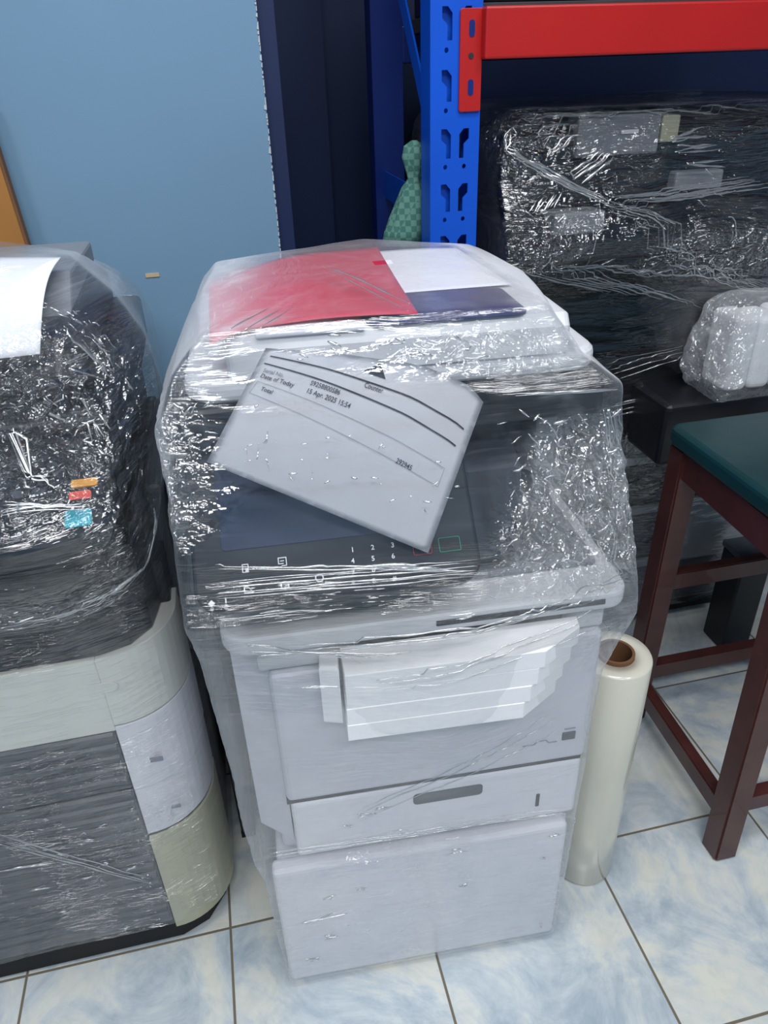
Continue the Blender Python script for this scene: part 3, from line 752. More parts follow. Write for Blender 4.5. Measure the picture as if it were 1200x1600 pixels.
((0.0481, 0.0347, 0.8547), (0.0529, 0.0393, 0.8593), 0.00072),
((0.0402, 0.0242, 0.8442), (0.0436, 0.0271, 0.8471), 0.00055),
((0.1383, 0.0033, 0.8233), (0.1456, 0.0016, 0.8216), 0.00076),
((0.1222, 0.0306, 0.8506), (0.126, 0.0332, 0.8532), 0.00066),
((0.1454, -0.0058, 0.8142), (0.1468, -0.0041, 0.8159), 0.00102),
((0.1471, 0.0234, 0.8434), (0.151, 0.0278, 0.8478), 0.0007),
((0.2104, -0.0113, 0.8087), (0.2155, -0.0113, 0.8087), 0.0007),
((0.0675, 0.0145, 0.8345), (0.0754, 0.0143, 0.8343), 0.00109),
((0.0485, 0.0232, 0.8432), (0.0511, 0.0187, 0.8387), 0.0009),
((0.0308, 0.0297, 0.8497), (0.0346, 0.0276, 0.8476), 0.0005),
((0.0853, 0.0069, 0.8269), (0.0876, 0.0071, 0.8271), 0.0006),
((0.0437, 0.0513, 0.8713), (0.0475, 0.0551, 0.8751), 0.00077),
((0.0156, -0.02, 0.1636), (0.0793, -0.02, 0.1671), 0.00107),
((0.0191, -0.02, 0.1669), (0.0615, -0.02, 0.1675), 0.00059),
((0.0215, -0.02, 0.1605), (0.0649, -0.02, 0.1752), 0.0008),
((0.0458, -0.02, 0.1151), (0.0637, -0.02, 0.1155), 0.00062),
((0.0441, -0.02, 0.1216), (0.06, -0.02, 0.1179), 0.00107),
((0.044, -0.02, 0.1094), (0.0603, -0.02, 0.115), 0.00082),
((0.2137, -0.02, 0.2595), (0.2366, -0.02, 0.2628), 0.00057),
((0.2219, -0.02, 0.2682), (0.2348, -0.02, 0.2672), 0.00116),
((0.2214, -0.02, 0.2628), (0.2447, -0.02, 0.2603), 0.00088),
((0.0941, -0.02, 0.2167), (0.1053, -0.02, 0.2188), 0.00076),
((0.0924, -0.02, 0.2222), (0.1062, -0.02, 0.2178), 0.00068),
((0.1015, -0.02, 0.213), (0.1084, -0.02, 0.2179), 0.00066),
((0.058, -0.02, 0.207), (0.0618, -0.02, 0.2138), 0.00093),
((0.0488, -0.02, 0.2098), (0.0656, -0.02, 0.2136), 0.00055),
((0.049, -0.02, 0.2116), (0.0658, -0.02, 0.2163), 0.00078),
((0.3621, -0.02, 0.2674), (0.3716, -0.02, 0.2629), 0.00071),
((0.3553, -0.02, 0.2627), (0.3716, -0.02, 0.2631), 0.00077),
((0.3616, -0.02, 0.2601), (0.3714, -0.02, 0.262), 0.00057),
((0.3639, -0.02, 0.0392), (0.3645, -0.02, 0.0437), 0.00104),
((0.3639, -0.02, 0.0399), (0.3651, -0.02, 0.0523), 0.00062),
((0.3603, -0.02, 0.0502), (0.3624, -0.02, 0.05), 0.00107),
((0.021, -0.02, 0.0618), (0.0331, -0.02, 0.0629), 0.00069),
((0.0132, -0.02, 0.0728), (0.033, -0.02, 0.0641), 0.00094),
((0.0127, -0.02, 0.0647), (0.0342, -0.02, 0.0699), 0.00075),
((0.102, -0.02, 0.3728), (0.1269, -0.02, 0.3661), 0.001),
((0.1051, -0.02, 0.3694), (0.1233, -0.02, 0.3659), 0.00062),
((0.1027, -0.02, 0.3645), (0.1253, -0.02, 0.3689), 0.00102),
((0.1244, -0.02, 0.3755), (0.1469, -0.02, 0.3768), 0.00106),
((0.1258, -0.02, 0.3787), (0.1423, -0.02, 0.3762), 0.00111),
((0.1272, -0.02, 0.3784), (0.1432, -0.02, 0.3748), 0.00066),
((0.0919, -0.02, 0.3489), (0.0954, -0.02, 0.3507), 0.00059),
((0.0839, -0.02, 0.3559), (0.0946, -0.02, 0.3513), 0.00089),
((0.0889, -0.02, 0.356), (0.0969, -0.02, 0.3514), 0.00094),
((0.1474, -0.02, 0.3282), (0.1658, -0.02, 0.3248), 0.00069),
((0.1555, -0.02, 0.3181), (0.1606, -0.02, 0.3221), 0.00077),
((0.1543, -0.02, 0.3236), (0.1615, -0.02, 0.328), 0.00076),
((0.3958, -0.02, 0.2827), (0.3983, -0.02, 0.2811), 0.00059),
((0.3907, -0.02, 0.2803), (0.4008, -0.02, 0.2806), 0.00094),
((0.3942, -0.02, 0.2768), (0.3995, -0.02, 0.2855), 0.0011),
((0.3465, -0.02, 0.2182), (0.3572, -0.02, 0.2107), 0.00055),
((0.3488, -0.02, 0.2171), (0.3558, -0.02, 0.2142), 0.00112),
((0.3481, -0.02, 0.218), (0.3551, -0.02, 0.2148), 0.00103),
((0.2355, -0.02, 0.1832), (0.2474, -0.02, 0.1874), 0.0011),
((0.2345, -0.02, 0.1833), (0.2445, -0.02, 0.1815), 0.00098),
((0.2336, -0.02, 0.1866), (0.2464, -0.02, 0.1826), 0.00116),
((0.1062, -0.02, 0.3789), (0.3226, -0.02, 0.516), 0.00071),
((0.1067, -0.02, 0.3722), (0.3327, -0.02, 0.5026), 0.00073),
((0.1118, -0.02, 0.3592), (0.3432, -0.02, 0.4803), 0.00054),
((-0.0069, -0.02, 0.3232), (0.3718, -0.02, 0.3156), 0.00043),
((-0.0067, -0.02, 0.323), (0.3756, -0.02, 0.3066), 0.00044),
((-0.0084, -0.02, 0.3164), (0.3757, -0.02, 0.3036), 0.00048),
((-0.0058, -0.02, 0.3155), (0.3736, -0.02, 0.3051), 0.00072),
]
FOLDS_LEFT = [
((-0.0791, -0.08, 0.9174), (-0.0554, -0.08, 0.8718), 0.00117),
((-0.0801, -0.08, 0.9144), (-0.0542, -0.08, 0.8709), 0.0013),
((-0.0839, -0.08, 0.9069), (-0.0518, -0.08, 0.8653), 0.00103),
((-0.084, -0.08, 0.9033), (-0.0496, -0.08, 0.8653), 0.00099),
((-0.0846, -0.08, 0.8986), (-0.0475, -0.08, 0.862), 0.00075),
((-0.0869, -0.08, 0.8939), (-0.0444, -0.08, 0.8604), 0.00097),
((-0.0887, -0.08, 0.8831), (-0.0732, -0.08, 0.8582), 0.0007),
((-0.0901, -0.08, 0.8797), (-0.0729, -0.08, 0.856), 0.001),
((-0.0923, -0.08, 0.8769), (-0.0717, -0.08, 0.8552), 0.00121),
((-0.1034, -0.08, 0.8394), (-0.0343, -0.08, 0.8339), 0.00075),
((-0.1036, -0.08, 0.8349), (-0.0331, -0.08, 0.8328), 0.00114),
((-0.1047, -0.08, 0.8289), (-0.0314, -0.08, 0.8286), 0.00099),
((-0.1059, -0.08, 0.8258), (-0.0325, -0.08, 0.8298), 0.00106),
((-0.1082, -0.08, 0.8208), (-0.0321, -0.08, 0.824), 0.00055),
((-0.1498, 0.0, 0.7199), (-0.0511, 0.0, 0.7249), 0.00097),
((-0.1516, 0.0, 0.7134), (-0.0455, 0.0, 0.727), 0.0008),
((-0.1565, 0.0, 0.708), (-0.0366, 0.0, 0.7245), 0.00064),
((-0.1585, 0.0, 0.6961), (-0.0239, 0.0, 0.7256), 0.00097),
((-0.1601, 0.0, 0.6907), (-0.019, 0.0, 0.7272), 0.0006),
((-0.0311, 0.0, 0.7182), (-0.0019, 0.0, 0.7679), 0.00138),
((-0.0273, 0.0, 0.7077), (-0.002, 0.0, 0.7645), 0.00102),
((-0.0297, 0.0, 0.7047), (0.0007, 0.0, 0.7636), 0.00155),
((-0.0719, 0.0, 0.7159), (-0.015, 0.0, 0.7236), 0.00138),
((-0.0667, 0.0, 0.7156), (-0.0131, 0.0, 0.7196), 0.0014),
((-0.0645, 0.0, 0.7108), (-0.0119, 0.0, 0.721), 0.00114),
((-0.0596, 0.0, 0.7095), (-0.0131, 0.0, 0.7154), 0.00087),
((-0.2605, 0.0, 0.3344), (-0.1065, 0.0, 0.1882), 0.00079),
((-0.2586, 0.0, 0.3353), (-0.1058, 0.0, 0.1858), 0.00076),
((-0.2604, 0.0, 0.3249), (-0.1053, 0.0, 0.1755), 0.00074),
((-0.264, 0.0, 0.3235), (-0.1024, 0.0, 0.1752), 0.00071),
((-0.2633, 0.0, 0.3177), (-0.1012, 0.0, 0.1683), 0.00104),
((-0.2786, 0.0, 0.2658), (-0.2103, 0.0, 0.2618), 0.00099),
((-0.2807, 0.0, 0.2651), (-0.2081, 0.0, 0.2582), 0.00111),
((-0.0172, 0.03, 0.9749), (0.0026, 0.03, 0.9159), 0.00102),
((-0.0166, 0.03, 0.9699), (0.0039, 0.03, 0.9151), 0.0012),
((-0.0135, 0.03, 0.9676), (0.008, 0.03, 0.9099), 0.00108),
((-0.0112, 0.03, 0.9637), (0.009, 0.03, 0.9064), 0.00141),
((-0.0081, 0.03, 0.9587), (0.0127, 0.03, 0.9043), 0.00134),
((-0.2005, 0.0, 0.3474), (-0.1966, 0.0, 0.3416), 0.00077),
((-0.204, 0.0, 0.3458), (-0.1968, 0.0, 0.3422), 0.00076),
((-0.2027, 0.0, 0.3418), (-0.1963, 0.0, 0.3439), 0.00106),
((-0.2143, 0.0, 0.2932), (-0.1999, 0.0, 0.2953), 0.00076),
((-0.2151, 0.0, 0.2947), (-0.1951, 0.0, 0.2973), 0.00081),
((-0.2173, 0.0, 0.2949), (-0.198, 0.0, 0.2975), 0.00083),
((-0.1671, 0.0, 0.2918), (-0.1553, 0.0, 0.2917), 0.00072),
((-0.1694, 0.0, 0.2906), (-0.1528, 0.0, 0.2866), 0.00113),
((-0.1654, 0.0, 0.2936), (-0.1528, 0.0, 0.2906), 0.00111),
((-0.2039, 0.0, 0.2741), (-0.1953, 0.0, 0.2719), 0.00112),
((-0.2024, 0.0, 0.2701), (-0.195, 0.0, 0.2723), 0.00086),
((-0.2037, 0.0, 0.276), (-0.1947, 0.0, 0.2696), 0.00098),
((-0.1543, 0.0, 0.2367), (-0.1471, 0.0, 0.2368), 0.00094),
((-0.1523, 0.0, 0.2356), (-0.1473, 0.0, 0.2342), 0.00074),
((-0.1587, 0.0, 0.2336), (-0.1457, 0.0, 0.2333), 0.00074),
((-0.1287, 0.0, 0.2148), (-0.1165, 0.0, 0.2116), 0.00077),
((-0.13, 0.0, 0.2113), (-0.1144, 0.0, 0.2166), 0.00097),
((-0.1305, 0.0, 0.2128), (-0.1139, 0.0, 0.2132), 0.0008),
((-0.1838, 0.0, 0.2121), (-0.1726, 0.0, 0.2138), 0.00113),
((-0.1888, 0.0, 0.2132), (-0.1741, 0.0, 0.2127), 0.00101),
((-0.1845, 0.0, 0.2095), (-0.1728, 0.0, 0.2147), 0.00088),
((-0.2549, 0.0, 0.213), (-0.2301, 0.0, 0.212), 0.00094),
((-0.2556, 0.0, 0.213), (-0.2275, 0.0, 0.2104), 0.00086),
((-0.2535, 0.0, 0.2137), (-0.2335, 0.0, 0.2173), 0.00064),
((-0.2291, 0.0, 0.1489), (-0.2225, 0.0, 0.1468), 0.00097),
((-0.2324, 0.0, 0.152), (-0.2216, 0.0, 0.1496), 0.00117),
((-0.232, 0.0, 0.1433), (-0.218, 0.0, 0.1461), 0.00102),
((-0.1651, 0.0, 0.0771), (-0.1472, 0.0, 0.0829), 0.00096),
((-0.1611, 0.0, 0.0798), (-0.1518, 0.0, 0.0816), 0.00059),
((-0.1623, 0.0, 0.0804), (-0.1498, 0.0, 0.0795), 0.00074),
((-0.1265, 0.0, 0.0663), (-0.1074, 0.0, 0.0631), 0.00103),
((-0.1299, 0.0, 0.0752), (-0.1074, 0.0, 0.0644), 0.00061),
((-0.1276, 0.0, 0.0675), (-0.1057, 0.0, 0.0689), 0.00103),
((-0.1007, 0.0, 0.3271), (-0.0945, 0.0, 0.3344), 0.0009),
((-0.0999, 0.0, 0.328), (-0.0948, 0.0, 0.3297), 0.0007),
((-0.1008, 0.0, 0.3323), (-0.0944, 0.0, 0.3309), 0.00072),
((-0.1448, 0.0, 0.3143), (-0.1305, 0.0, 0.3158), 0.00063),
((-0.1476, 0.0, 0.3103), (-0.1344, 0.0, 0.3151), 0.0007),
((-0.1454, 0.0, 0.3114), (-0.133, 0.0, 0.3097), 0.00065),
((-0.0012, -0.03, 0.8543), (-0.0006, -0.03, 0.8513), 0.00128),
((-0.017, 0.06, 0.931), (-0.0066, 0.06, 0.9249), 0.00053),
((-0.0105, 0.06, 0.9266), (0.0011, 0.06, 0.9245), 0.00097),
((-0.0124, 0.06, 0.9259), (-0.0099, 0.06, 0.9214), 0.00059),
((-0.0629, 0.06, 0.962), (-0.0516, 0.06, 0.9651), 0.00135),
((0.0043, 0.06, 0.966), (0.0058, 0.06, 0.9638), 0.00084),
((-0.0129, -0.03, 0.8885), (-0.0053, -0.03, 0.8816), 0.0009),
((-0.0205, -0.03, 0.8927), (-0.0163, -0.03, 0.8902), 0.00129),
((-0.0383, 0.06, 0.8899), (-0.0285, 0.06, 0.8931), 0.00136),
((-0.0181, -0.03, 0.8594), (-0.0111, -0.03, 0.8492), 0.00108),
((-0.0007, -0.03, 0.8919), (-0.01, -0.03, 0.882), 0.00069),
((-0.035, -0.03, 0.8621), (-0.0302, -0.03, 0.8607), 0.00122),
((-0.0508, 0.06, 0.9019), (-0.0492, 0.06, 0.8884), 0.00116),
((-0.0249, -0.03, 0.8722), (-0.0198, -0.03, 0.8631), 0.00099),
((-0.0252, 0.06, 0.9574), (-0.0186, 0.06, 0.9514), 0.00101),
((-0.0211, 0.06, 0.9672), (-0.0197, 0.06, 0.9652), 0.00136),
((-0.021, 0.06, 0.9188), (-0.0095, 0.06, 0.912), 0.001),
((0.017, 0.06, 0.9153), (0.0115, 0.06, 0.9023), 0.00117),
((-0.0386, 0.06, 0.9011), (-0.0323, 0.06, 0.8957), 0.00113),
((-0.0353, -0.03, 0.9064), (-0.031, -0.03, 0.9087), 0.00127),
((-0.0419, 0.06, 0.9123), (-0.0557, 0.06, 0.9126), 0.00082),
((-0.0633, -0.03, 0.8624), (-0.0597, -0.03, 0.8547), 0.00088),
((-0.0251, 0.06, 0.9264), (-0.0232, 0.06, 0.9136), 0.00122),
((-0.013, 0.06, 0.9841), (-0.0081, 0.06, 0.9755), 0.00083),
((-0.0309, 0.06, 0.9574), (-0.0242, 0.06, 0.9498), 0.00079),
((-0.0002, 0.06, 0.9373), (-0.0044, 0.06, 0.9238), 0.00122),
((-0.0222, -0.03, 0.8536), (-0.02, -0.03, 0.8481), 0.00087),
((-0.0061, 0.06, 0.9132), (-0.0022, 0.06, 0.9121), 0.00094),
((0.0112, 0.06, 0.9441), (0.0024, 0.06, 0.9341), 0.00129),
((-0.0221, -0.03, 0.8806), (-0.0193, -0.03, 0.8812), 0.00059),
((0.005, 0.06, 0.981), (0.0154, 0.06, 0.984), 0.00071),
((-0.0245, -0.03, 0.9064), (-0.0218, -0.03, 0.8982), 0.00114),
((-0.0149, 0.06, 0.9784), (-0.0103, 0.06, 0.9721), 0.00074),
((-0.0177, 0.06, 0.8968), (-0.013, 0.06, 0.892), 0.0008),
((-0.0022, -0.03, 0.9137), (0.0086, -0.03, 0.9094), 0.00135),
((-0.0349, 0.06, 0.9058), (-0.031, 0.06, 0.9039), 0.00112),
((0.007, -0.03, 0.8993), (0.0108, -0.03, 0.898), 0.00076),
((-0.0714, 0.06, 0.8992), (-0.0595, 0.06, 0.9009), 0.00085),
((-0.0553, 0.06, 0.899), (-0.0583, 0.06, 0.8939), 0.00092),
((-0.0098, 0.06, 0.9826), (-0.0003, 0.06, 0.9847), 0.00103),
((0.0001, 0.06, 0.8847), (0.006, 0.06, 0.8722), 0.0012),
((0.0113, 0.06, 0.906), (0.018, 0.06, 0.9151), 0.00124),
((-0.015, 0.06, 0.9369), (-0.0087, 0.06, 0.9281), 0.00052),
((-0.0446, 0.06, 0.972), (-0.0406, 0.06, 0.9612), 0.00129),
((-0.0341, 0.06, 0.9523), (-0.0248, 0.06, 0.9474), 0.0006),
((-0.0477, -0.03, 0.8579), (-0.0399, -0.03, 0.855), 0.0008),
((-0.0158, -0.03, 0.9077), (-0.0136, -0.03, 0.9025), 0.00075),
((-0.0348, -0.03, 0.913), (-0.0326, -0.03, 0.9138), 0.0012),
((-0.0287, -0.03, 0.8641), (-0.0299, -0.03, 0.8761), 0.00134),
((-0.0493, 0.06, 0.9355), (-0.0434, 0.06, 0.9342), 0.00093),
((-0.0156, 0.06, 0.9186), (-0.0055, 0.06, 0.9146), 0.00097),
((-0.0278, -0.03, 0.9008), (-0.0246, -0.03, 0.901), 0.001),
((-0.0113, 0.06, 0.9802), (-0.0085, 0.06, 0.978), 0.00087),
((-0.0159, -0.03, 0.8708), (-0.0073, -0.03, 0.8648), 0.00055),
((-0.0473, 0.06, 0.9709), (-0.0415, 0.06, 0.9693), 0.0012),
((-0.0636, -0.03, 0.8846), (-0.0571, -0.03, 0.8842), 0.00058),
((-0.0413, -0.03, 0.9023), (-0.0344, -0.03, 0.9081), 0.00124),
((-0.0068, 0.06, 0.921), (0.0043, 0.06, 0.9192), 0.00051),
((-0.0027, 0.06, 0.9681), (-0.0033, 0.06, 0.9653), 0.00051),
((-0.023, -0.03, 0.9156), (-0.0138, -0.03, 0.9143), 0.00123),
((-0.0401, -0.03, 0.8961), (-0.0384, -0.03, 0.8938), 0.00139),
((0.0126, 0.06, 0.966), (0.0254, 0.06, 0.9634), 0.00093),
((0.0008, -0.03, 0.9023), (0.0044, -0.03, 0.9001), 0.00137),
((-0.0682, 0.06, 0.8893), (-0.0622, 0.06, 0.8838), 0.00091),
((-0.0511, 0.06, 0.9728), (-0.0515, 0.06, 0.9697), 0.00127),
((-0.0386, -0.03, 0.8723), (-0.0272, -0.03, 0.879), 0.0006),
((-0.0264, -0.03, 0.8883), (-0.0208, -0.03, 0.8803), 0.00111),
((-0.0337, 0.06, 0.9304), (-0.0234, 0.06, 0.9277), 0.00058),
((0.0016, 0.06, 0.9045), (0.0068, 0.06, 0.898), 0.00102),
((-0.015, -0.03, 0.8821), (-0.0134, -0.03, 0.8901), 0.00074),
((-0.0311, 0.06, 0.8889), (-0.0267, 0.06, 0.8849), 0.00083),
((-0.0492, -0.03, 0.8596), (-0.0405, -0.03, 0.8513), 0.00116),
((-0.0039, -0.03, 0.8877), (0.0082, -0.03, 0.8853), 0.00129),
((0.0103, 0.06, 0.9796), (0.0096, 0.06, 0.9849), 0.00097),
((-0.0193, -0.03, 0.8843), (-0.0137, -0.03, 0.8826), 0.00092),
((-0.0272, -0.03, 0.8843), (-0.0149, -0.03, 0.8884), 0.00127),
((-0.014, 0.06, 0.9151), (-0.0149, 0.06, 0.9012), 0.00082),
((-0.0074, -0.03, 0.9093), (-0.0061, -0.03, 0.904), 0.00099),
((-0.0082, -0.03, 0.8782), (-0.0058, -0.03, 0.8726), 0.00058),
((-0.034, 0.06, 0.9332), (-0.0266, 0.06, 0.9389), 0.00123),
((-0.0257, 0.06, 0.9487), (-0.0191, 0.06, 0.9491), 0.00064),
((-0.0139, -0.03, 0.9022), (-0.0111, -0.03, 0.8973), 0.00124),
((-0.0338, 0.06, 0.8987), (-0.0339, 0.06, 0.892), 0.00068),
((0.0145, -0.03, 0.9044), (0.0274, -0.03, 0.9077), 0.00135),
((-0.0108, 0.06, 0.9605), (-0.0069, 0.06, 0.9543), 0.00072),
((0.016, -0.03, 0.8973), (0.0215, -0.03, 0.8892), 0.00133),
((-0.0508, 0.06, 0.9829), (-0.0453, 0.06, 0.9781), 0.00088),
((-0.0268, -0.03, 0.8772), (-0.0216, -0.03, 0.867), 0.00111),
((-0.0508, 0.06, 0.9477), (-0.0379, 0.06, 0.9491), 0.00101),
((-0.0275, 0.06, 0.9777), (-0.0204, 0.06, 0.9673), 0.00086),
((0.0142, 0.06, 0.9345), (0.017, 0.06, 0.9236), 0.0006),
((-0.0683, 0.06, 0.8974), (-0.0583, 0.06, 0.8949), 0.00066),
((-0.0214, 0.06, 0.9156), (-0.0176, 0.06, 0.9152), 0.00088),
((0.0034, 0.06, 0.9384), (0.0154, 0.06, 0.9406), 0.00102),
((-0.0557, 0.0, 0.744), (-0.044, 0.0, 0.7475), 0.00075),
((-0.051, 0.0, 0.6981), (-0.0421, 0.0, 0.7017), 0.00061),
((-0.1138, 0.0, 0.7154), (-0.1022, 0.0, 0.7162), 0.00049),
((-0.0925, 0.0, 0.7043), (-0.0834, 0.0, 0.6953), 0.00094),
((-0.1243, 0.0, 0.7496), (-0.1195, 0.0, 0.7449), 0.00076),
((-0.1029, 0.0, 0.7234), (-0.0897, 0.0, 0.7227), 0.00116),
((-0.0617, 0.0, 0.7071), (-0.0494, 0.0, 0.7026), 0.00094),
((-0.1326, 0.0, 0.7339), (-0.1194, 0.0, 0.7352), 0.00113),
((-0.0892, 0.0, 0.6823), (-0.0803, 0.0, 0.6863), 0.00064),
((-0.0584, 0.0, 0.7235), (-0.0543, 0.0, 0.7194), 0.00071),
((-0.0915, 0.0, 0.7405), (-0.0845, 0.0, 0.7367), 0.00047),
((-0.0824, 0.0, 0.6853), (-0.0746, 0.0, 0.6859), 0.00081),
((-0.119, 0.0, 0.7134), (-0.115, 0.0, 0.7132), 0.00074),
((-0.0919, 0.0, 0.7526), (-0.0808, 0.0, 0.7452), 0.00088),
((-0.0798, 0.0, 0.6998), (-0.0699, 0.0, 0.7014), 0.00078),
((-0.0671, 0.0, 0.6793), (-0.0558, 0.0, 0.6826), 0.00111),
((-0.0673, 0.0, 0.738), (-0.0614, 0.0, 0.7322), 0.00097),
((-0.1064, 0.0, 0.6853), (-0.102, 0.0, 0.6831), 0.00081),
((-0.06, 0.0, 0.6664), (-0.0498, 0.0, 0.6558), 0.00089),
((-0.0781, 0.0, 0.7157), (-0.0686, 0.0, 0.7128), 0.00063),
]

# ============================================================ SETTING
struct('floor', box(-2.2, 2.6, -2.0, 2.6, -.05, 0), M['floor'])
struct('ceiling', box(-2.2, 2.6, -2.0, 2.6, 2.62, 2.7), M['off'])
WY = 1.30
bm = box(-2.2, .108, WY, 2.5, 0, 2.62)
struct('wall_back', bm, M['wall'])
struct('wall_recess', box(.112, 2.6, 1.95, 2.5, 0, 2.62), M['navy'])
struct('wall_left', box(-2.3, -2.2, -2, 2.6, 0, 2.62), M['off'])
struct('wall_right', box(2.6, 2.7, -2, 2.6, 0, 2.62), M['off'])
struct('wall_front', box(-2.2, 2.6, -2.1, -2, 0, 2.62), M['off'])
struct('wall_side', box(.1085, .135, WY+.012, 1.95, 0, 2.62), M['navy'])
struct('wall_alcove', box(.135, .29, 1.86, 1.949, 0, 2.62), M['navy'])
# chipped corner of the light blue wall
bm = bmesh.new(); z = .5
while z < 1.6:
    h = random.uniform(.002, .010); ww = random.uniform(.0005, .0022)*(1.8 if random.random() < .2 else 1)
    x1 = .1082; pts = [(x1-ww, z), (x1+.0006, z-.001), (x1+.0008, z+h), (x1-ww*random.uniform(.2, 1), z+h*.8)]
    add_prism(bm, pts, 'y', WY-.0012, WY+.006)
    z += h+random.uniform(0, .006)
struct('trim_1', bm, M['plaster'])
tag(link('tape_scrap', box(-.116, -.094, WY-.0015, WY, .866, .872, 0), M['tape']), 'small tan scrap of tape stuck on the light blue wall', 'tape')

# board leaning at far left
bd = thing('cardboard_panel', 'tan cardboard panel standing against the light blue wall at the left edge', 'cardboard', (-.60, 1.24, 0))
bd.rotation_euler = (math.radians(-1.5), math.radians(-3.0), 0)
part('sheet', box(-.33, .375, -.008, .008, 0, 1.12, .001), M['board'], bd)
part('fold_line', box(.372, .3765, -.0095, .0095, 0, 1.12, .001), M['core'], bd)

# ============================================================ CENTRAL PRINTER
U = thing('multifunction_printer', 'light grey multifunction printer in clear film, standing alone in the centre', 'printer', (-.028, .607, 0), math.radians(-3.4))
W = .397
# bottom cabinet drawer
bm = box(-.006, W-.004, .006, .385, .008, .262, .006)
part('lower_cabinet', bm, M['lilac'], U)
dr = part('lower_drawer', box(-.012, W-.010, -.012, .012, .010, .268, .007, 3), M['white'], U)
for x in (.03, W-.03):
    for y in (.04, .34):
        bm = bmesh.new(); add_tube(bm, (x, y, 0), (x, y, .012), .016, 16); part('foot', bm, M['rubber'], U)
# body
part('body', box(.004, W-.006, .02, .38, .268, .640, .010, 3), M['lilac'], U)
part('side_cover', prism([(.022, .006), (-.020, .04), (-.024, .07), (-.024, .36), (.022, .37)], 'z', .30, .655, .006), M['lilac'], U)
tr_ = part('paper_tray', box(.024, W-.002, -.006, .03, .285, .388, .006, 3), M['white'], U)
part('handle_recess', prism(rrect(.175, .265, .352, .372, .006), 'y', -.0068, 0, .001), M['dkgrey'], tr_)
part('level_window', box(.338, .343, -.0072, 0, .310, .334, .001), M['slot'], tr_)
part('seam', box(.02, W-.004, -.003, .02, .387, .396), M['slot'], U)
fd = part('front_door', box(.020, W, -.008, .03, .394, .600, .008, 3), M['lilac'], U)
part('indicator_window', box(.362, .379, -.0095, 0, .432, .445, .001), M['dkgrey'], fd)
bm = bmesh.new(); add_box(bm, .364, .378, -.0088, 0, .450, .4515)
add_prism(bm, [(.312, .432), (.326, .432), (.330, .437), (.342, .437), (.346, .432), (.356, .432), (.356, .4308), (.345, .4308), (.341, .4358), (.331, .4358), (.327, .4308), (.312, .4308)], 'y', -.0088, 0)
part('tray_symbol', bm, M['inkgrey'], fd)
part('door_upper_rim', box(.010, W, -.002, .05, .602, .632, .005), M['grey'], U)
part('exit_slot', box(.115, .345, -.006, .04, .624, .6395, .001), M['slot'], U)
# deck with rounded lip
part('deck', prism(rrect(-.022, .415, -.020, .38, [.03, .024, .02, .02], 8), 'z', .640, .664, .006, 3), M['grey'], U)
part('deck_groove', box(.20, .385, -.0212, -.01, .650, .6565, .0005), M['slot'], U)
part('output_floor', box(.24, .395, .03, .34, .664, .674, .004), M['midgrey'], U)
part('back_wall', box(-.016, .40, .22, .375, .664, .850, .008), M['dkgrey'], U)
part('left_column', box(-.020, .23, .07, .22, .664, .850, .008), M['black'], U)
part('inner_guide', prism([(.03, .69), (.03, .80), (.10, .83), (.215, .83), (.215, .69)], 'x', .24, .30, .004), M['dkgrey'], U)
part('right_pillar', box(.365, .392, .17, .22, .664, .850, .004), M['midgrey'], U)
# scanner
part('scanner_bed', box(-.022, .378, .026, .375, .850, .893, .008, 3), M['black'], U)
part('scanner_lid', prism(rrect(-.020, .374, .034, .370, .03), 'z', .893, .915, .008, 3), M['grey'], U)
part('document_feeder', prism([(.034, .915), (.036, .940), (.044, .951), (.30, .952), (.345, .93), (.35, .915)], 'x', .022, .340, .006, 3), M['grey'], U)
part('feeder_tray', prism(rrect(.150, .300, .040, .135, .012), 'z', .951, .9545, .001), M['navy_tray'], U)
part('feeder_cover', box(.05, .147, .038, .12, .950, .9545, .0015), M['white'], U)
part('feeder_hinge', box(.318, .324, .24, .31, .950, .956, .001), M['dkgrey'], U)

# control panel: own frame, x along the width, y up the slope, z out of the face
ph = math.radians(45)
CP = Matrix.Translation((-.031, -.062, .735)) @ Matrix.Rotation(ph, 4, 'X')
pan = part('control_panel', prism(rrect(0, .268, 0, .165, [.022, .022, .01, .01], 8), 'z', -.028, 0, .004, 3), M['panelblack'], U)
pan.matrix_local = CP
scr = part('display', prism(rrect(.028, .205, .055, .150, .004), 'z', 0, .0012, .0004), M['screen'], pan)
def key(nm_, x, y, w_, h_, m, t=.0007, lab=None):
    bm = bmesh.new(); o = rrect(x, x+w_, y, y+h_, .0015, 3); i = rrect(x+t, x+w_-t, y+t, y+h_-t, .001, 3)
    n = len(o); a = [bm.verts.new((*p, .0009)) for p in o]; b = [bm.verts.new((*p, .0009)) for p in i]
    for k in range(n): bm.faces.new((a[k], a[(k+1) % n], b[(k+1) % n], b[k]))
    bmesh.ops.solidify(bm, geom=bm.faces[:], thickness=-.0008)
    return part(nm_, bm, m, pan, lab)
key('stop_key', .204, .030, .018, .012, M['redline'], lab='red outlined key')
key('start_key', .229, .030, .021, .014, M['greenline'], lab='green outlined key')
key('function_key', .196, .050, .019, .012, M['yellowline'], lab='yellow outlined key')
def T(x, y, z=.0003): return Matrix.Translation((x, y, z))
for r, row in enumerate(('123', '456', '789', '*0#')):
    for c, ch in enumerate(row):
        text_obj('digit_mark', ch, M['legend'], .0065, pan, T(.146+.019*c-.001*r, .0405-.0105*r), .0001)
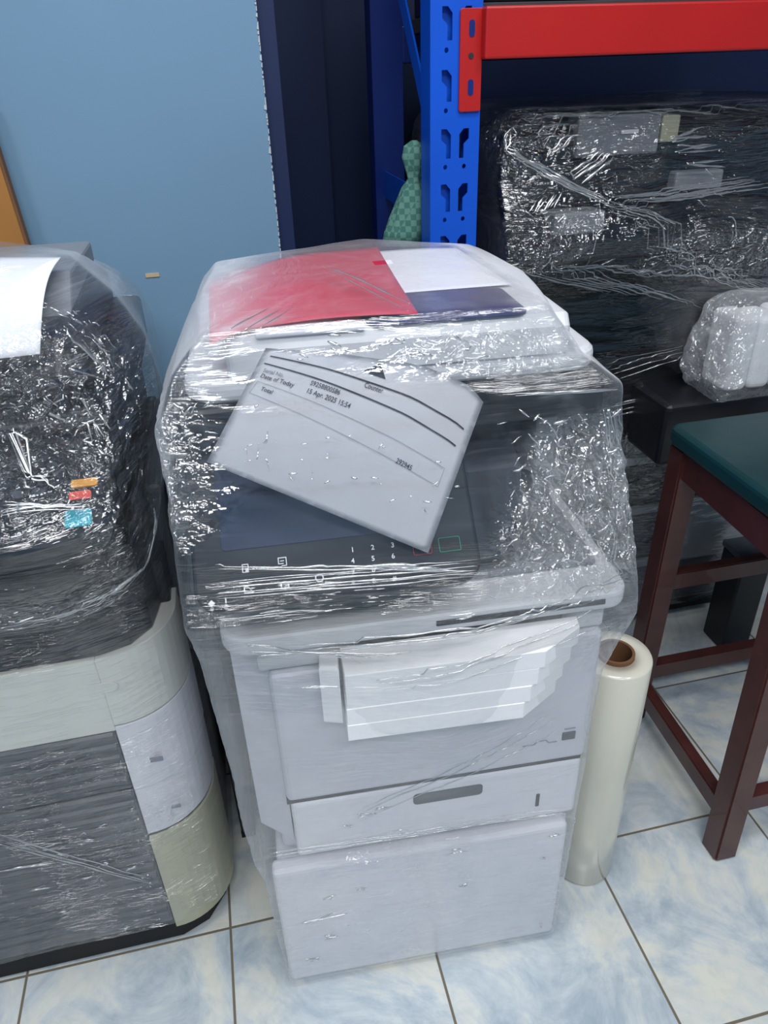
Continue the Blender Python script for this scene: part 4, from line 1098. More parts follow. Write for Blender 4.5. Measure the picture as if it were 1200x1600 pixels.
def icon(x, y, kind):
    bm = bmesh.new()
    def bar(x0, x1, y0, y1): add_box(bm, x+x0, x+x1, y+y0, y+y1, .0002, .0008)
    if kind == 'page':
        bar(0, .006, 0, .0008); bar(0, .0008, 0, .008); bar(0, .006, .0072, .008); bar(.0052, .006, 0, .008); bar(.003, .006, 0, .004)
    elif kind == 'copy':
        bar(0, .005, .002, .0028); bar(0, .008, .0075, .0083); bar(0, .0008, .002, .008); bar(.0072, .008, .0, .008); bar(.003, .008, 0, .0008); bar(.002, .0055, .0045, .0053)
    elif kind == 'fold':
        bar(0, .009, 0, .0008); bar(0, .0008, 0, .006); bar(0, .004, .0055, .0063); add_prism(bm, [(x+.004, y+.006), (x+.009, y), (x+.0082, y), (x+.0032, y+.006)], 'z', .0002, .0008)
    elif kind == 'diamond':
        add_prism(bm, [(x, y), (x+.0032, y-.0032), (x+.0064, y), (x+.0032, y+.0032)], 'z', .0002, .0008)
    elif kind == 'bang':
        bar(0, .001, -.001, .004); bar(0, .001, -.0032, -.002)
    elif kind == 'ring':
        o = [(math.cos(a*math.pi/8), math.sin(a*math.pi/8)) for a in range(17)]
        for a in range(16):
            add_prism(bm, [(x+.004*o[a][0], y+.004*o[a][1]), (x+.004*o[a+1][0], y+.004*o[a+1][1]), (x+.003*o[a+1][0], y+.003*o[a+1][1]), (x+.003*o[a][0], y+.003*o[a][1])], 'z', .0002, .0008)
    part('panel_symbol', bm, M['legend'], pan)
icon(.045, .033, 'page'); icon(.078, .035, 'copy'); icon(.045, .014, 'fold'); icon(.082, .017, 'ring')
icon(.012, .0085, 'diamond'); icon(.0275, .0085, 'bang'); icon(.114, .020, 'ring')
for x in (.0152, .028):
    bm = bmesh.new(); add_tube(bm, (x, .0035, -.001), (x, .0035, .001), .0018, 10); part('status_lamp', bm, M['midgrey'], pan)
# white tick mark moulded on the deck beside the panel
bm = bmesh.new(); add_beam(bm, (.262, .000, .6647), (.267, -.006, .6647), .001, .0006, bev=0); add_beam(bm, (.267, -.006, .6647), (.276, .006, .6647), .001, .0006, bev=0)
part('deck_mark', bm, M['legend'], U)

# film round the printer (in printer coordinates)
def ring8(x0, x1, y0, y1, z, zb=None, xm=0, ym=0):
    zb = z if zb is None else zb
    return [(x0, y0, z), ((x0+x1)/2, y0-ym, z), (x1, y0, z), (x1+xm, (y0+y1)/2, (z+zb)/2), (x1, y1, zb), ((x0+x1)/2, y1+ym, zb), (x0, y1, zb), (x0-xm, (y0+y1)/2, (z+zb)/2)]
lv = [
    ring8(-.014, W-.008, -.016, .388, .016),
    ring8(-.018, W-.006, -.018, .390, .12),
    ring8(-.020, W-.004, -.020, .390, .262),
    ring8(-.030, W-.004, -.018, .390, .30),
    ring8(-.034, W-.003, -.022, .390, .38),
    [(-.034, -.022, .46), (.2, -.040, .46), (W-.008, -.026, .46), (W-.008, .18, .46), (W+.004, .392, .46), (.19, .394, .46), (-.03, .392, .46), (-.036, .18, .46)],
    [(-.038, -.026, .56), (.2, -.072, .550), (W-.005, -.028, .56), (W-.006, .18, .56), (W+.004, .392, .56), (.19, .394, .56), (-.03, .392, .56), (-.040, .18, .56)],
    [(-.040, -.040, .655), (.2, -.074, .640), (.420, -.032, .640), (.416, .18, .65), (.408, .395, .65), (.19, .397, .65), (-.03, .395, .65), (-.042, .18, .65)],
    [(-.042, -.068, .725), (.23, -.078, .722), (.419, -.028, .668), (.412, .18, .69), (.405, .395, .69), (.19, .397, .69), (-.034, .395, .69), (-.045, .18, .70)],
    [(-.040, -.052, .790), (.236, -.062, .785), (.398, -.018, .760), (.396, .18, .77), (.402, .392, .77), (.19, .395, .77), (-.030, .392, .77), (-.044, .14, .78)],
    [(-.038, -.024, .850), (.22, -.034, .850), (.384, -.006, .845), (.386, .18, .85), (.390, .390, .85), (.19, .392, .85), (-.030, .389, .85), (-.048, .12, .855)],
    [(-.042, -.006, .890), (.19, -.014, .892), (.384, .004, .890), (.388, .18, .89), (.384, .388, .89), (.19, .390, .89), (-.028, .388, .89), (-.046, .12, .892)],
    [(-.024, .012, .932), (.19, .008, .934), (.350, .020, .915), (.370, .18, .912), (.365, .380, .915), (.19, .384, .93), (-.012, .382, .93), (-.020, .18, .932)],
    [(.006, .022, .963), (.19, .022, .966), (.315, .030, .963), (.338, .18, .960), (.325, .345, .955), (.19, .358, .966), (.008, .34, .955), (.000, .18, .962)],
    [(.07, .13, .970), (.19, .13, .971), (.28, .13, .970), (.28, .19, .970), (.28, .27, .970), (.19, .28, .971), (.08, .28, .970), (.07, .19, .970)],
    [(.18, .19, .972), (.19, .19, .972), (.20, .19, .972), (.20, .20, .972), (.20, .21, .972), (.19, .21, .972), (.18, .21, .972), (.18, .20, .972)],
]
def cr_c(p):
    a = blob(p, (.35, 0, .77), (.13, .3, .11))*1.0
    a = max(a, blob(p, (-.03, 0, .85), (.07, .3, .06))*.9)
    a = max(a, blob(p, (.24, .02, .93), (.16, .06, .025))*.6)
    a = max(a, blob(p, (.13, -.03, .84), (.10, .2, .035))*.22)
    a = max(a, blob(p, (.15, 0, .29), (.10, .2, .04))*.35)
    a = max(a, blob(p, (.38, 0, .62), (.05, .2, .06))*.4)
    a *= 1-.93*blob(p, (.12, -.03, .855), (.17, .3, .12))**.5
    return max(a, .012)
def mk_c(p):
    m_ = 1.0
    m_ += 2.6*ease(.90, .95, p.z)*(1-ease(.0, .08, p.x)) + 5.5*ease(.27, .35, p.x)*ease(.86, .90, p.z)*ease(-.01, .04, p.y)
    m_ -= .75*blob(p, (.1, -.06, .76), (.22, .2, .08))
    m_ += 1.6*ease(-.02, -.04, p.x)*ease(.8, .86, p.z)
    m_ += 1.0*(1-ease(.26, .34, p.z))
    return m_*(1-.8*blob(p, (.12, -.03, .85), (.17, .09, .12))**.5)
def st_c(p):
    a = .25+.5*blob(p, (.1, -.06, .72), (.3, .2, .06))+.5*blob(p, (.1, 0, .62), (.3, .2, .05))
    return a+.4*blob(p, (.15, 0, .29), (.3, .2, .05))-.28*blob(p, (.12, -.03, .85), (.17, .2, .12))**.5
fc_ = film('stretch_film', lv, M['film'], U, per=430, dz=.0042, amp=.0022, crumple=cr_c, milk=mk_c, streak=st_c, seed=3)
folds(fc_, FOLDS_CENTRE, 1)

# foam sheets strapped over the front
fm = bmesh.new()
for k in range(0, 12, 3):
    z0 = .540+.0076*k; j = random.uniform(-.0008, .0008)
    add_prism(fm, [(.098+j, -.012), (.098+j, -.056+j), (.288+.002*k+j, -.060+j), (.335+.0022*k, -.030), (.338+.0022*k+j, -.012)], 'z', z0, z0+.0228, .0006, 1)
fo = link('foam_sheet_stack', fm, M['foam']); fo.parent = None
fo.matrix_world = Matrix.Translation((-.028, .607, 0)) @ Matrix.Rotation(math.radians(-3.4), 4, 'Z')
tag(fo, 'white packing foam sheets stacked under the film over the front of the central printer', 'foam')
f2 = link('foam_offcut', prism([(.076, -.012), (.074, -.034), (.094, -.040), (.096, -.012)], 'z', .548, .628, .003), M['foam'])
f2.matrix_world = fo.matrix_world.copy()
tag(f2, 'narrow white foam offcut beside the left end of the foam sheet stack', 'foam')

UM = fo.matrix_world.copy()
# papers on top
red = coons([(.012, .020, .953), (.045, .048, .9565), (.10, .056, .9585), (.197, .046, .9585)],
            [(.004, .215, .9575), (.06, .29, .9585), (.13, .34, .9585), (.207, .350, .9575)], bulge=lambda s, t: Vector((0, 0, .001*math.sin(9*s+4*t))))
rp = link('red_paper_sheet', thicken(red, .0005), M['red_paper'], None, True); rp.matrix_world = UM
tag(rp, 'crimson paper sheet lying under the film on top of the central printer', 'paper')
wp = coons([(.175, .137, .9545), (.24, .137, .9548), (.315, .139, .9545)], [(.19, .345, .9535), (.26, .345, .9535), (.305, .335, .9535)])
wo = link('white_paper_sheet', thicken(wp, .0005), M['paper'], None, True); wo.matrix_world = UM
tag(wo, 'blank white paper sheet partly under the crimson sheet on the central printer', 'paper')

# printed counter sheet: leans on the panel and the scanner front
dC, cC = Vector((-.004, -.010, .860)), Vector((.185, -.049, .763))
TOP = [Vector(p) for p in ((.058, .024, .946), (.116, .021, .938), (.194, .014, .922), (.237, .006, .901), (.247, .000, .887))]
aC, bC = TOP[0], TOP[-1]
TS = [0, .30, .70, .93, 1.0]
def sheet_top(s):
    s = min(max(s, 0), 1); i = 0
    while i < 3 and s > TS[i+1]: i += 1
    f = (s-TS[i])/(TS[i+1]-TS[i]); return TOP[i].lerp(TOP[i+1], f)
def sheet_pt(s, t):
    top = sum((sheet_top(s+k*.03) for k in (-1, 0, 1)), Vector())/3 if .03 < s < .97 else sheet_top(s)
    p = dC.lerp(cC, s); lin = aC.lerp(bC, s)
    q = p.lerp(lin, t) + (top-lin)*t**2.2          # the upper edge bows up, the lower part stays flat
    n_ = (cC-dC).cross(aC-dC).normalized()
    return q + n_*(.005*math.sin(math.pi*s)*math.sin(math.pi*t))
def sheet_normal(s, t):
    e = .01; a = sheet_pt(s+e, t)-sheet_pt(s-e, t); b = sheet_pt(s, t+e)-sheet_pt(s, t-e); return a.cross(b).normalized()
bm = bmesh.new(); g = [[bm.verts.new(sheet_pt(i/30, j/24)) for i in range(31)] for j in range(25)]
for j in range(24):
    for i in range(30): bm.faces.new((g[j][i], g[j][i+1], g[j+1][i+1], g[j+1][i]))
sh = thing('counter_sheet', 'tilted white printed sheet with a black triangle on the central printer', 'paper')
sh.matrix_world = UM
bmesh.ops.solidify(bm, geom=bm.faces[:], thickness=.0003)
part('page', bm, M['paper'], sh, smooth=True)
SW, SH = .222, .128
def on_sheet(me_verts_obj):
    for v in me_verts_obj.data.vertices:
        x, y, z = v.co; s = x/SW; t = y/SH
        v.co = sheet_pt(s, t)+sheet_normal(s, t)*(.00075+z)
def sheet_text(s_, x, y, size, m, sl=-.10, name='printed_text'):
    o = text_obj(name, s_, m, size, sh, Matrix.Identity(4), .00003)
    bm = bmesh.new(); bm.from_mesh(o.data)
    bmesh.ops.transform(bm, matrix=Matrix.Translation((x, y, 0)) @ Matrix.Rotation(sl, 4, 'Z'), verts=bm.verts)
    bm.to_mesh(o.data); bm.free(); on_sheet(o); return o
def sheet_line(x0, y0, x1, y1, w_, m, name='printed_rule'):
    bm = bmesh.new(); n = 24; d = Vector((x1-x0, y1-y0)).normalized(); q = Vector((-d.y, d.x))*w_/2
    A = []
    for i in range(n+1):
        t = i/n; x = x0+(x1-x0)*t; y = y0+(y1-y0)*t
        A.append((bm.verts.new((x-q.x, y-q.y, 0)), bm.verts.new((x+q.x, y+q.y, 0))))
    for i in range(n): bm.faces.new((A[i][0], A[i+1][0], A[i+1][1], A[i][1]))
    o = part(name, bm, m, sh); on_sheet(o); return o
sheet_line(.008, .1200, .213, .100, .0012, M['ink']); sheet_line(.006, .1120, .211, .086, .0012, M['ink'])
bm = bmesh.new(); tv = [bm.verts.new(p) for p in ((.100, .1170, 0), (.124, .1145, 0), (.114, .1255, 0))]
bm.faces.new(tv); bmesh.ops.subdivide_edges(bm, edges=bm.edges[:], cuts=5, use_grid_fill=True)
tri = part('triangle_logo', bm, M['ink'], sh); on_sheet(tri)
sheet_text('Serial No.', .008, .1035, .0052, M['inkgrey'])
sheet_text('Date of Today', .008, .0975, .0058, M['ink'])
sheet_text('S9258800586', .056, .0990, .0056, M['ink'])
sheet_text('15 Apr. 2025 15:54', .055, .0920, .0058, M['ink'])
sheet_text('Counter', .106, .1060, .0056, M['ink'])
sheet_text('Total', .014, .0850, .0056, M['ink'])
sheet_text('292945', .160, .058, .0058, M['ink'])
for a in ((.008, .093, .208, .067), (.006, .080, .208, .052), (.006, .080, .008, .093), (.208, .052, .208, .067)):
    sheet_line(*a, .0004, M['inkgrey'], 'table_outline')

# ============================================================ LEFT PRINTER
LP = thing('office_copier', 'tall charcoal and ivory office copier wrapped in clear film, cut off by the left edge', 'printer', (-.11, .70, 0))
X0 = -.56                                     # local x runs from X0 (left, out of view) to 0 (right side)
def qcol(z0, z1, r=.088, off=0, xin=-.090, back=.12, bev=.0015):
    """rounded front right corner column"""
    pts = [(xin, 0+off)]
    for i in range(13):
        a = math.radians(-90+90*i/12); pts.append((-r-off*0+r*math.cos(a)-off, r+r*math.sin(a)+off))
    pts += [(-off, back), (xin, back)]
    return prism(pts, 'z', z0, z1, bev)
part('core', box(X0, -.006, .09, .505, .03, .64, .004), M['black'], LP)
part('plinth', prism([(X0, .006), (-.085, .006), (-.045, .022), (-.018, .06), (-.012, .10), (-.012, .50), (X0, .50)], 'z', .004, .055, .004), M['rubber'], LP)
for k, (z0, z1) in enumerate(((.055, .245), (.249, .352), (.356, .458))):
    bm = bmesh.new(); add_box(bm, X0, -.092, .002, .09, z0, z1, .003)
    nsl = int((z1-z0)/.02)
    for q in range(nsl):
        zz = z0+.012+q*.02; add_prism(bm, [(.002, zz), (-.0015, zz+.003), (-.0015, zz+.010), (.002, zz+.013)], 'x', X0, -.095)
    part('paper_drawer', bm, M['drawer'], LP)
part('front_cover', box(X0, -.090, 0, .09, .463, .578, .002), M['ivory'], LP)
part('corner_cover_base', qcol(.040, .257), M['beige'], LP, 'greenish beige rounded corner cover')
part('corner_seam', qcol(.257, .262, off=.002), M['slot'], LP)
part('corner_cover', qcol(.262, .352, off=.001), M['white'], LP)
part('corner_cover', qcol(.353, .470), M['white'], LP)
part('corner_seam', qcol(.469, .472, off=.001), M['midgrey'], LP)
cu = part('corner_cover', qcol(.472, .579), M['ivory'], LP)
bm = bmesh.new(); add_box(bm, -.062, -.046, -.0008+.0035, .004, .395, .402); part('number_mark', bm, M['inkgrey'], LP)
bm = bmesh.new(); add_box(bm, -.052, -.040, .0035, .006, .300, .304); part('number_mark', bm, M['inkgrey'], LP)
bm = bmesh.new()
add_prism(bm, [(-.086+.014*math.cos(a*math.pi/8), .535+.008*math.sin(a*math.pi/8)) for a in range(16)], 'y', -.001, .004, .0005)
part('oval_button', bm, M['ivory'], LP)
# dark upper section
part('upper_section', prism([(X0, .004), (-.085, .004), (-.05, .015), (-.026, .042), (-.018, .085), (-.018, .50), (X0, .50)], 'z', .579, .700, .004), M['black'], LP)
part('output_cavity', box(X0, -.03, .06, .50, .70, .80, .003), M['black'], LP)
part('side_tray', box(-.018, .008, .14, .44, .45, .72, .01, 3), M['dkgrey'], LP)
part('scanner_bed', box(X0, -.010, .02, .50, .80, .865, .008, 3), M['black'], LP)
part('document_feeder', prism([(.03, .865), (.032, .905), (.06, .935), (.30, .955), (.46, .92), (.48, .865)], 'x', X0, -.045, .01, 3), M['black'], LP)
part('feeder_tray', prism([(.10, .945), (.15, .978), (.33, .975), (.33, .95)], 'x', X0, -.04, .004), M['midgrey'], LP)
# control panel
LPM = Matrix.Translation((X0, -.095, .790)) @ Matrix.Rotation(math.radians(30), 4, 'X')
lpan = part('control_panel', prism(rrect(0, -X0-.022, 0, .125, [.0, .034, .02, 0], 8), 'z', -.035, 0, .006, 3), M['panelblack'], LP)
lpan.matrix_local = LPM
px = -X0
def lkey(x, y, w_, h_, m, nme='panel_key', t=.003, lab=None):
    part(nme, prism(rrect(x, x+w_, y, y+h_, .0025, 4), 'z', 0, t, .0008), m, lpan, lab)
lkey(px-.058, .018, .024, .018, M['teal'], 'start_key', lab='teal key')
lkey(px-.054, .047, .020, .009, M['redkey'], 'stop_key', lab='red key')
lkey(px-.052, .060, .024, .009, M['orangekey'], 'reset_key', lab='orange key')
for r in range(4):
    for c in range(3):
        bm = bmesh.new(); cx, cy = px-.082-.017*(2-c), .016+.015*r
        add_prism(bm, [(cx+.0055*math.cos(a*math.pi/8), cy+.0045*math.sin(a*math.pi/8)) for a in range(16)], 'z', 0, .0025, .0008)
        part('number_key', bm, M['dkgrey'], lpan)
lkey(px-.30, .015, .15, .085, M['screen'], 'display', .001)
# papers on it
p1 = coons([(-.28, .012, .934), (-.17, .012, .933), (-.060, .014, .934)], [(-.28, .16, .998), (-.16, .162, .997), (-.046, .150, .992)],
           bulge=lambda s, t: Vector((0, -.006*math.sin(math.pi*t), .016*math.sin(math.pi*t))))
po = link('white_paper_sheet', thicken(p1, .0005), M['paper'], None, True); po.location = (-.11, .70, 0)
tag(po, 'white paper sheet under the film on the top left copier', 'paper')

def ringL(x0, x1, y0, y1, z):
    return [(x0, y0, z), ((x0+x1)/2, y0, z), (x1-.09, y0, z), (x1-.02, y0+.03, z), (x1, y0+.10, z), (x1, (y0+y1)/2, z), (x1-.01, y1, z), ((x0+x1)/2, y1, z), (x0, y1, z), (x0, (y0+y1)/2, z)]
lvl = [ringL(X0-.01, .004, -.006, .565, .06), ringL(X0-.01, .006, -.010, .565, .20), ringL(X0-.01, .008, -.010, .565, .33),
       ringL(X0-.01, .008, -.008, .565, .44), ringL(X0-.01, .006, -.010, .565, .55), ringL(X0-.01, -.002, -.012, .56, .64),
       ringL(X0-.01, .004, -.060, .56, .70), ringL(X0-.01, .012, -.100, .55, .750),
       [(X0, -.106, .80), (-.28, -.106, .80), (-.075, -.106, .80), (-.012, -.082, .80), (.026, .06, .80), (.016, .3, .80), (.0, .53, .79), (-.28, .55, .80), (X0, .55, .80), (X0, .25, .80)],
       [(X0, -.035, .86), (-.28, -.035, .86), (-.09, -.035, .86), (-.02, .0, .86), (.034, .10, .86), (.022, .27, .85), (.0, .53, .83), (-.28, .55, .85), (X0, .55, .85), (X0, .25, .85)],
       [(X0, -.012, .91), (-.28, -.012, .91), (-.11, -.012, .91), (-.03, .02, .91), (.024, .12, .912), (.012, .27, .892), (-.01, .51, .87), (-.28, .53, .90), (X0, .53, .90), (X0, .25, .90)],
       [(X0, .005, .948), (-.28, .005, .948), (-.10, .005, .948), (-.05, .03, .95), (.000, .13, .955), (-.008, .27, .935), (-.03, .46, .91), (-.28, .48, .95), (X0, .48, .96), (X0, .25, .96)],
       [(X0, .10, 1.002), (-.28, .10, 1.002), (-.13, .10, 1.000), (-.075, .12, .998), (-.040, .16, .992), (-.045, .25, .978), (-.07, .38, .955), (-.28, .38, .99), (X0, .38, .99), (X0, .25, 1.00)],
       [(X0+.1, .2, 1.008), (-.28, .2, 1.008), (-.2, .2, 1.006), (-.19, .22, 1.005), (-.18, .24, 1.003), (-.18, .26, 1.001), (-.19, .29, 1.0), (-.28, .29, 1.002), (X0+.1, .29, 1.002), (X0+.1, .25, 1.005)]]
def cr_l(p):
    a = blob(p, (-.08, 0, .88), (.16, .22, .09))
    a = max(a, .5*blob(p, (.0, -.04, .80), (.06, .2, .08)))
    a = max(a, .5*blob(p, (-.08, -.05, .70), (.14, .1, .08)))
    a = max(a, .4*blob(p, (-.08, 0, .30), (.08, .1, .05)))
    return max(a, .03)
def mk_l(p):
    return .35+1.6*ease(.88, .97, p.z)*ease(-.12, -.02, p.x)+.3*ease(.0, .03, p.x)+.9*blob(p, (-.07, 0, .30), (.09, .2, .06))
M['film_left'] = film_mat('stretch_film_left', streak=(7, 100), ang=.05, base_haze=.01, haze=.08, streak_b=.8, rough=.1)
lvl = [[(min(x, .010) if y > .2 else x, min(y, .515), z) for x, y, z in r] for r in lvl]
fl_ = film('stretch_film', lvl, M['film_left'], LP, per=380, dz=.0045, amp=.0025, crumple=cr_l, milk=mk_l, streak=lambda p: .25+.35*(1-ease(.44, .48, p.z))+.3*ease(.56, .6, p.z)*(1-ease(.78, .8, p.z)), seed=11)
folds(fl_, FOLDS_LEFT, 2)

# ============================================================ FILM ROLL
def lathe(pts, n=48):
    bm = bmesh.new(); rings = []
    for r, z in pts: rings.append([bm.verts.new((r*math.cos(2*math.pi*i/n), r*math.sin(2*math.pi*i/n), z)) for i in range(n)])
    for a, b in zip(rings, rings[1:]):
        for i in range(n): bm.faces.new((a[i], a[(i+1) % n], b[(i+1) % n], b[i]))
    bm.faces.ensure_lookup_table(); return bm
RL = thing('stretch_film_roll', 'upright roll of stretch film standing on the tiles to the right of the central printer', 'film roll', (.456, .680, 0))
part('wound_film', lathe([(.0255, .004), (.047, .002), (.0492, .004), (.0492, .12), (.0495, .25), (.0492, .452), (.0475, .455), (.0255, .4545), (.0255, .004)]), M['roll'], RL, smooth=False)
for p_ in RL.children: p_.data.shade_smooth()
part('core_tube', lathe([(.0215, 0), (.0253, 0), (.0253, .460), (.0215, .460), (.0215, 0)]), M['core'], RL, 'brown cardboard core', smooth=False)

# ============================================================ STOOL
ST = thing('wooden_stool', 'dark brown wooden stool with a teal padded seat at the right edge', 'stool')
def leg(bx, by, tx, ty):
    bm = bmesh.new(); add_beam(bm, (bx, by, 0), (tx, ty, .60), .040, .040, up=(0, 1, 0), bev=.003); part('leg', bm, M['wood'], ST)
LB = {'A': (.688, .640, .700, .672), 'B': (.700, .955, .715, .965), 'C': (1.02, .955, 1.0, .965), 'D': (1.02, .640, 1.0, .672)}
for k in LB.values(): leg(*k)
def lp(k, z): a = LB[k]; t = z/.6; return Vector((a[0]+(a[2]-a[0])*t, a[1]+(a[3]-a[1])*t, z))
def rail(a, b, z, h, t, nme='stretcher'):
    bm = bmesh.new(); add_beam(bm, lp(a, z), lp(b, z), t, h, up=(0, 0, 1), bev=.002); part(nme, bm, M['wood'], ST)
rail('A', 'B', .085, .036, .022); rail('B', 'C', .115, .036, .022); rail('A', 'D', .115, .036, .022); rail('C', 'D', .085, .036, .022)
rail('B', 'C', .33, .036, .022)
for a, b in ('AB', 'BC', 'CD', 'AD'): rail(a, b, .575, .055, .024, 'apron')
bm = prism(rrect(.688, 1.03, .660, .992, .02, 5), 'z', .600, .634, .010, 3)
part('seat', bm, M['teal_vinyl'], ST, 'dark teal vinyl seat pad')

# ============================================================ RACK
RK = thing('storage_rack', 'blue steel storage rack post and uprights with a red beam, at the top right', 'rack')
def keyhole(cx, cz, mir, s=.0115):
    """outline of the slanted teardrop slot"""
    m_ = -1 if mir else 1
    pts = [(-.6, 1.6), (.15, 1.6), (.75, .9), (.75, -.1), (.75, -2.0), (.1, -2.0), (.1, -.3), (-.6, .35)]
    return [(cx+m_*x*s, cz+z*s) for x, z in pts]
def post(x0, x1, y, m, name='upright', ztop=2.2, zbot=0, holes=True, depth=.05):
    """C-section upright; the front face is a plate with real openings"""
    th = .0025
    bm = bmesh.new()
    if holes:
        # front plate with slots, via triangle fill of outline + holes
        from mathutils.geometry import tessellate_polygon
        z = .60; pitch = .0735; k = 0
        zs = []
        base = 1.2005
        for i in range(-8, 9):
            zc = base+i*pitch
            zs.append(zc)
        lo, hi = zs[0]-pitch/2, zs[-1]+pitch/2
        for zc in zs:
            a, b = zc-pitch/2, zc+pitch/2
            loops = [[Vector((x0, a, 0)), Vector((x1, a, 0)), Vector((x1, b, 0)), Vector((x0, b, 0))]]
            wx = (x1-x0)
            for cx, mir in ((x0+wx*.31, False), (x0+wx*.70, True)):
                loops.append([Vector((p[0], p[1], 0)) for p in keyhole(cx, zc, mir, .0108)][::-1])
                loops.append([Vector((cx+.0030*math.cos(t*math.pi/5), zc-pitch/2+.0005+.0034+.0034*math.sin(t*math.pi/5), 0)) for t in range(10)][::-1])
            flat = [p for l in loops for p in l]; off = []
            s0 = 0
            for l in loops: off.append(s0); s0 += len(l)
            vf = [bm.verts.new((p.x, y, p.y)) for p in flat]; vb = [bm.verts.new((p.x, y+th, p.y)) for p in flat]
            for t in tessellate_polygon(loops):
                try:
                    bm.faces.new([vf[i] for i in t]); bm.faces.new([vb[i] for i in t][::-1])
                except ValueError: pass
            for l, o0 in list(zip(loops, off))[1:]:
                n = len(l)
                for i in range(n): bm.faces.new((vf[o0+i], vf[o0+(i+1) % n], vb[o0+(i+1) % n], vb[o0+i]))
        add_box(bm, x0, x1, y, y+th, zbot, lo); add_box(bm, x0, x1, y, y+th, hi, ztop)
    else:
        add_box(bm, x0, x1, y, y+th, zbot, ztop)
    add_box(bm, x0-.0003, x0+th, y+.0005, y+depth, zbot, ztop); add_box(bm, x1-th, x1+.0003, y+.0005, y+depth, zbot, ztop)
    add_box(bm, x0, x0+.012, y+depth-th, y+depth, zbot, ztop); add_box(bm, x1-.012, x1, y+depth-th, y+depth, zbot, ztop)
    return part(name, bm, m, RK)
post(.327, .401, 1.15, M['blue'])
part('post_liner', box(.331, .366, 1.162, 1.164, 0, 2.2), M['blue'], RK)
post(.340, .400, 1.60, M['blue_dark'], holes=False)
# back strip seen through the slots
bm = bmesh.new(); add_beam(bm, (.333, 1.20, 1.10), (.360, 1.60, 1.42), .03, .003, up=(1, 0, 0), bev=0)
add_beam(bm, (.334, 1.17, .955), (.360, 1.60, .945), .003, .05, up=(0, 0, 1), bev=0)
part('cross_brace', bm, M['blue'], RK)
bm = bmesh.new(); add_beam(bm, (.330, 1.17, 1.23), (.300, 1.185, 1.38), .003, .04, up=(0, 1, 0), bev=0)
# red beam: end plate + box beam
bm = bmesh.new(); add_prism(bm, rrect(.368, .400, 1.092, 1.215, .003, 3), 'y', 1.1455, 1.1495, .0006)
plate = bm
bea = part('shelf_beam', box(.398, 1.75, 1.128, 1.168, 1.155, 1.216, .003), M['red'], RK, 'red steel shelf beam')
ep = part('beam_end_plate', plate, M['red'], bea)
for zc in (1.192, 1.122): part('plate_slot', prism(rrect(.3805, .3885, zc-.010, zc+.010, .0038, 5), 'y', 1.1448, 1.1456), M['blue_dark'], ep)
bm = bmesh.new(); add_tube(bm, (.384, 1.1446, 1.160), (.384, 1.146, 1.160), .0038, 14); part('bolt_hole', bm, M['slot'], ep)
part('shelf_board', box(.405, 1.75, 1.168, 1.60, 1.20, 1.222, .001), M['brass'], RK)
part('shelf_beam', box(.400, 1.75, 1.602, 1.64, 1.155, 1.216, .003), M['blue_dark'], RK, 'navy rear shelf beam')
# dark cartons on the upper shelf
tag(link('dark_carton', box(.41, 1.2, 1.175, 1.55, 1.2225, 1.42, .004), M['black']), 'dark carton on the shelf board above the red beam', 'carton')

# green checked cloth hanging behind the upright
bm = bmesh.new(); rows = []
prof = [(.90, .034, .306), (.92, .033, .310), (.94, .030, .315), (.96, .026, .319), (.985, .018, .322), (.998, .010, .324), (1.01, .014, .325), (1.03, .019, .325), (1.045, .015, .325), (1.052, .004, .325)]
for z, r, cx in prof:
    rows.append([bm.verts.new((cx+r*math.cos(a)*(1+.12*math.sin(5*a+z*40)), 1.235+.7*r*math.sin(a)*(1+.12*math.sin(4*a)), z)) for a in [2*math.pi*i/28 for i in range(28)]])
for a, b in zip(rows, rows[1:]):
    for i in range(28): bm.faces.new((a[i], a[(i+1) % 28], b[(i+1) % 28], b[i]))
bm.faces.new(rows[0][::-1]); bm.faces.new(rows[-1])
tag(link('checked_cloth', bm, M['check'], None, True), 'green checked cloth knotted behind the blue upright post', 'cloth')

# ============================================================ RIGHT BLACK COPIER
RP = thing('black_copier', 'black office copier wrapped in shiny film behind the stool, under the red beam', 'printer', (.46, 1.20, 0))
XR = .68
part('plinth', box(0, XR, .03, .55, .004, .06, .004), M['rubber'], RP)
for z0, z1 in ((.062, .19), (.205, .33)):
    dd = part('paper_drawer', box(0, XR, 0, .5, z0, z1, .006), M['dkgrey'], RP)
    part('drawer_grip', box(.02, XR-.02, -.004, .01, z1-.012, z1+.004, .002), M['midgrey'], dd)
dd = part('paper_drawer', box(0, XR, 0, .5, .345, .45, .006), M['black'], RP)
part('drawer_grip', box(.02, XR-.02, -.004, .01, .440, .456, .002), M['midgrey'], dd)
part('side_cover', box(.455, XR+.001, -.008, .3, .178, .322, .008), M['midgrey'], RP, 'grey lower cover')
part('body', box(0, XR, .004, .52, .46, .66, .008), M['black'], RP)
part('front_door', box(.01, XR-.01, -.006, .02, .47, .60, .006), M['black'], RP)
part('output_tray', box(0, XR, -.02, .5, .655, .675, .006), M['black'], RP)
part('front_tray', box(.28, XR, -.125, .01, .50, .6225, .012, 3), M['black'], RP)
part('rear_wall', box(0, XR, .20, .52, .675, .86, .004), M['black'], RP)
part('scanner_bed', box(0, XR, 0, .52, .85, .93, .010, 3), M['black'], RP)
part('control_panel', prism([(-.06, .87), (-.05, .895), (.02, .935), (.02, .87)], 'x', .02, .40, .005), M['black'], RP)
part('document_feeder', box(.02, XR-.02, .03, .46, .93, 1.06, .02, 3), M['black'], RP)
gp = part('feeder_cover', box(.13, .275, .018, .06, 1.015, 1.075, .004), M['midgrey'], RP, 'grey feeder cover')
